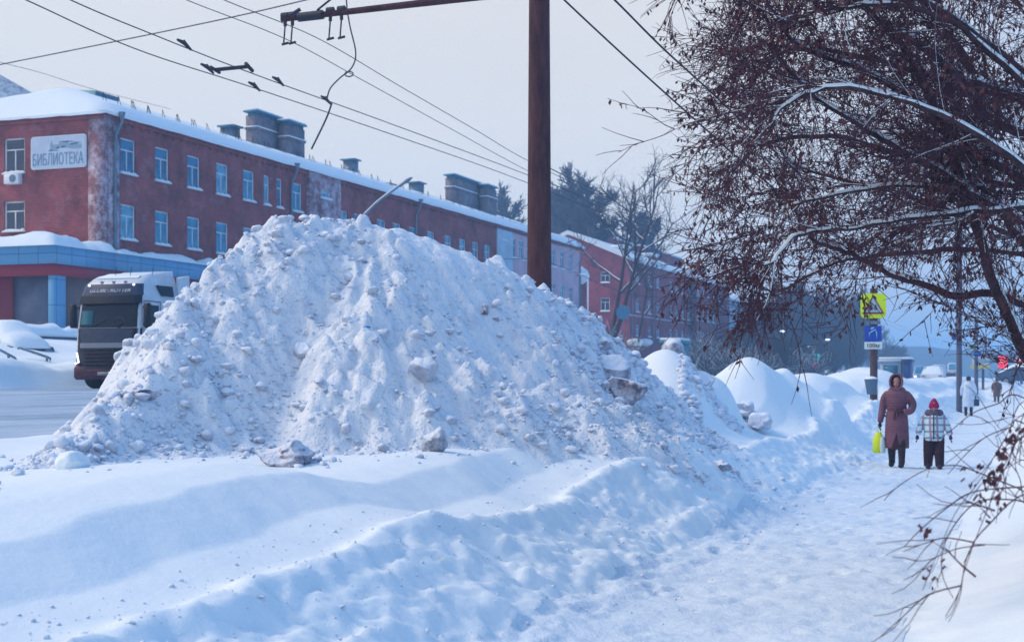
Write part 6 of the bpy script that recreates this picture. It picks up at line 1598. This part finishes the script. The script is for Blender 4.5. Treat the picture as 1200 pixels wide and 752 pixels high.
# the bag is held, so it stands alone
bgp = np.array((-.29, -.055, .70))
bag = thing('carrier_bag', "bright yellow and white carrier bag hanging from the woman's hand", 'bag', (c[0], c[1], wz), radians(-4))
bm_ = MB(); R = []
for z, w, t in ((.25, .075, .05), (.27, .10, .07), (.36, .115, .085), (.48, .10, .07), (.56, .07, .045), (.62, .045, .02)):
    R.append([(bgp[0] - .02 + w * cos(a) * (1 + .12 * sin(3 * a + z * 20)), bgp[1] + t * sin(a), z) for a in np.linspace(0, 2*pi, 18, endpoint=False)])
bm_.loft(R); 
for q in (-1, 1): bm_.tube([(bgp[0] + q * .035 - .02, bgp[1], .61), (bgp[0] + q * .02, bgp[1], .68), (bgp[0], bgp[1], .715)], .007, 5)
yb = link('bag_body', bm_.mesh('bag_body', smooth=True), mat('yellow_plastic', (.62, .72, .03), .45), bag)
wb_ = MB(); R = []
for z, w, t in ((.255, .06, .06), (.36, .08, .09), (.46, .07, .08), (.54, .045, .055)): R.append([(bgp[0] + .05 + w * cos(a) * .7, bgp[1] - .012 + t * sin(a), z) for a in np.linspace(0, 2*pi, 14, endpoint=False)])
link('bag_side', wb_.loft(R).mesh('bag_side', smooth=True), mat('white_plastic', (.55, .66, .62), .45), bag)

# --- the child
c = W(1094.5, 550, 25.1); cz = gz(c[0], c[1])
ch = thing('person', 'child in a pale blue checked jacket, crimson knitted hat and dark trousers', 'person', (c[0], c[1], cz), radians(2))
aR = ([(-.12, 0, .94), (-.195, .0, .82), (-.275, -.04, .62)], [.06, .068, .05]); aL = ([(.12, 0, .94), (.195, 0, .82), (.28, -.04, .60)], [.06, .068, .05])
lA = ([(-.085, 0, .55), (-.095, .0, .3), (-.10, .03, .05)], [.10, .09, .075]); lB = ([(.085, 0, .55), (.09, -.02, .3), (.10, -.05, .05)], [.10, .09, .075])
cb = face_body(ch, 1.22, 1.09, .92, (aR, aL), (lA, lB))
jk = MB(); torso(jk, [(0, 0, .50, .165, .14), (0, 0, .56, .18, .155), (0, 0, .70, .165, .15), (0, 0, .85, .155, .14), (0, 0, .94, .13, .115), (0, 0, .99, .10, .09)]); limb(jk, *aR); limb(jk, *aL)
jm = quilt('checked_jacket', (.52, .70, .76), 30, ((.16, .27, .36), (.30, .17, .30)))
jo = cloth('jacket', jk, jm, ch, .013, 3)
hc = MB(); torso(hc, [(0, .02, .93, .16, .13), (0, .03, 1.0, .165, .14), (0, .04, 1.05, .13, .11)]); link('jacket_hood', remeshed(hc, .014, 3, 'jacket_hood'), mat('hood_fur', (.10, .08, .13), .9, noise=.4, nscale=30), jo)
link('zip', MB().tube([(0, -.168, .53), (0, -.17, .70), (0, -.155, .86), (0, -.13, .97)], .010, 6).mesh('zip'), DARKG, jo)
tr_ = MB(); torso(tr_, [(0, 0, .48, .15, .12), (0, 0, .58, .165, .13)]); limb(tr_, *lA); limb(tr_, *lB); to_ = cloth('trousers', tr_, mat('dark_trousers', (.028, .012, .022), .85), ch, .012, 3)
link('reflective_band', MB().loft([ring(-.098, .015, z, .085, .085, 16) for z in (.20, .225)]).mesh('reflective_band'), mat('grey_band', (.3, .3, .34), .5), to_)
ht = MB(); torso(ht, [(0, .005, 1.075, .085, .10), (0, .005, 1.10, .092, .108), (0, .008, 1.15, .082, .095), (0, .01, 1.20, .055, .065), (0, .01, 1.235, .03, .035), (0, .01, 1.25, .012, .012)]); ho2 = cloth('knitted_hat', ht, mat('crimson_knit', (.30, .006, .085), .9, bump=.5, bscale=90), ch, .01, 2)
for q, A_ in ((-1, aR), (1, aL)):
    hh = MB(); hand(hh, np.array((q * .28, -.045, .60)), (q * .05, 0, -1), .9, q); link('mitten', hh.mesh('mitten', smooth=True), DARKG if q < 0 else mat('plum_glove', (.12, .03, .08), .8), ch)
boot(ch, -.10, .0, .95, BOOT, .16); boot(ch, .10, -.05, .95, BOOT, .16)

# --- far walkers, seen from behind
def walker(px, py, d, label, coatm, hatm, bagm=None, H=1.65):
    c = W(px, py, d); z = gz(c[0], c[1])
    o = thing('person', label, 'person', (c[0], c[1], z), pi); s = H / 1.65
    a1 = ([(-.18, 0, 1.34*s), (-.26, .02, 1.1*s), (-.27, -.03, .85*s)], [.075, .07, .05]); a2 = ([(.18, 0, 1.34*s), (.26, .02, 1.1*s), (.27, -.03, .85*s)], [.075, .07, .05])
    l1 = ([(-.09, 0, .8*s), (-.1, -.08, .45*s), (-.1, -.12, .06)], [.1, .075, .055]); l2 = ([(.09, 0, .8*s), (.1, .06, .45*s), (.1, .14, .08)], [.1, .075, .055])
    face_body(o, H, 1.50*s, 1.0, (a1, a2), (l1, l2))
    k = MB(); torso(k, [(0, 0, .38*s, .22, .17), (0, 0, .7*s, .225, .17), (0, 0, 1.0*s, .21, .16), (0, 0, 1.28*s, .21, .15), (0, 0, 1.38*s, .15, .11), (0, 0, 1.43*s, .09, .09)]); limb(k, *a1); limb(k, *a2); cloth('coat', k, coatm, o, .018, 3)
    t = MB(); torso(t, [(0, 0, 1.47*s, .09, .105), (0, 0, 1.53*s, .10, .115), (0, 0, 1.60*s, .085, .10), (0, 0, 1.64*s, .03, .03)]); cloth('hat', t, hatm, o, .013, 2)
    g = MB(); limb(g, *l1); limb(g, *l2); cloth('trousers', g, BOOT, o, .015, 2)
    for q in (-1, 1): hh = MB(); hand(hh, np.array((q * .272, -.035, .83*s)), (0, 0, -1), 1.0, q); link('glove', hh.mesh('glove', smooth=True), DARKG, o)
    boot(o, -.10, -.12, 1, BOOT, .3); boot(o, .10, .14, 1, BOOT, .3)
    return o, c, z
o, c, z = walker(1135, 487, 58, 'walker in a long white coat and dark hat, farther down the path', quilt('white_down', (.56, .66, .80), 20), DARKG)
hb = MB().box(c[0] + .2, c[0] + .42, c[1] - .06, c[1] + .08, z + .42, z + .70, bev=.03); hb.tube([(c[0] + .25, c[1], z + .69), (c[0] + .27, c[1], z + .78), (c[0] + .37, c[1], z + .69)], .01, 5)
tag(link('handbag', hb.mesh('handbag', (c[0] + .3, c[1], z + .42)), mat('dark_leather', (.04, .05, .09), .6), loc=(c[0] + .3, c[1], z + .42)), "dark square handbag beside the white coated walker's hip", 'bag')
walker(1168, 470, 90, 'walker in a brown coat, farthest along the path near the snow mound', mat('brown_coat', (.12, .075, .075), .9, noise=.2, nscale=6), mat('fur_hat', (.08, .05, .05), .9), H=1.5)
# ------------------------------------------------------------------ haze
HAZE_D = 0.00125
hz = MB().box(-2600, 2600, -100, 3600, -5, 60)
hm = bpy.data.materials.new('haze_air'); hm.use_nodes = True
hn = hm.node_tree.nodes; hn.clear()
ho_ = hn.new('ShaderNodeOutputMaterial'); pv = hn.new('ShaderNodeVolumePrincipled')
pv.inputs['Color'].default_value = (.36, .66, 1.0, 1); pv.inputs['Density'].default_value = HAZE_D; pv.inputs['Anisotropy'].default_value = 0.0
hm.node_tree.links.new(pv.outputs[0], ho_.inputs['Volume'])
struct(link('haze', hz.mesh('haze'), hm), 'stuff')
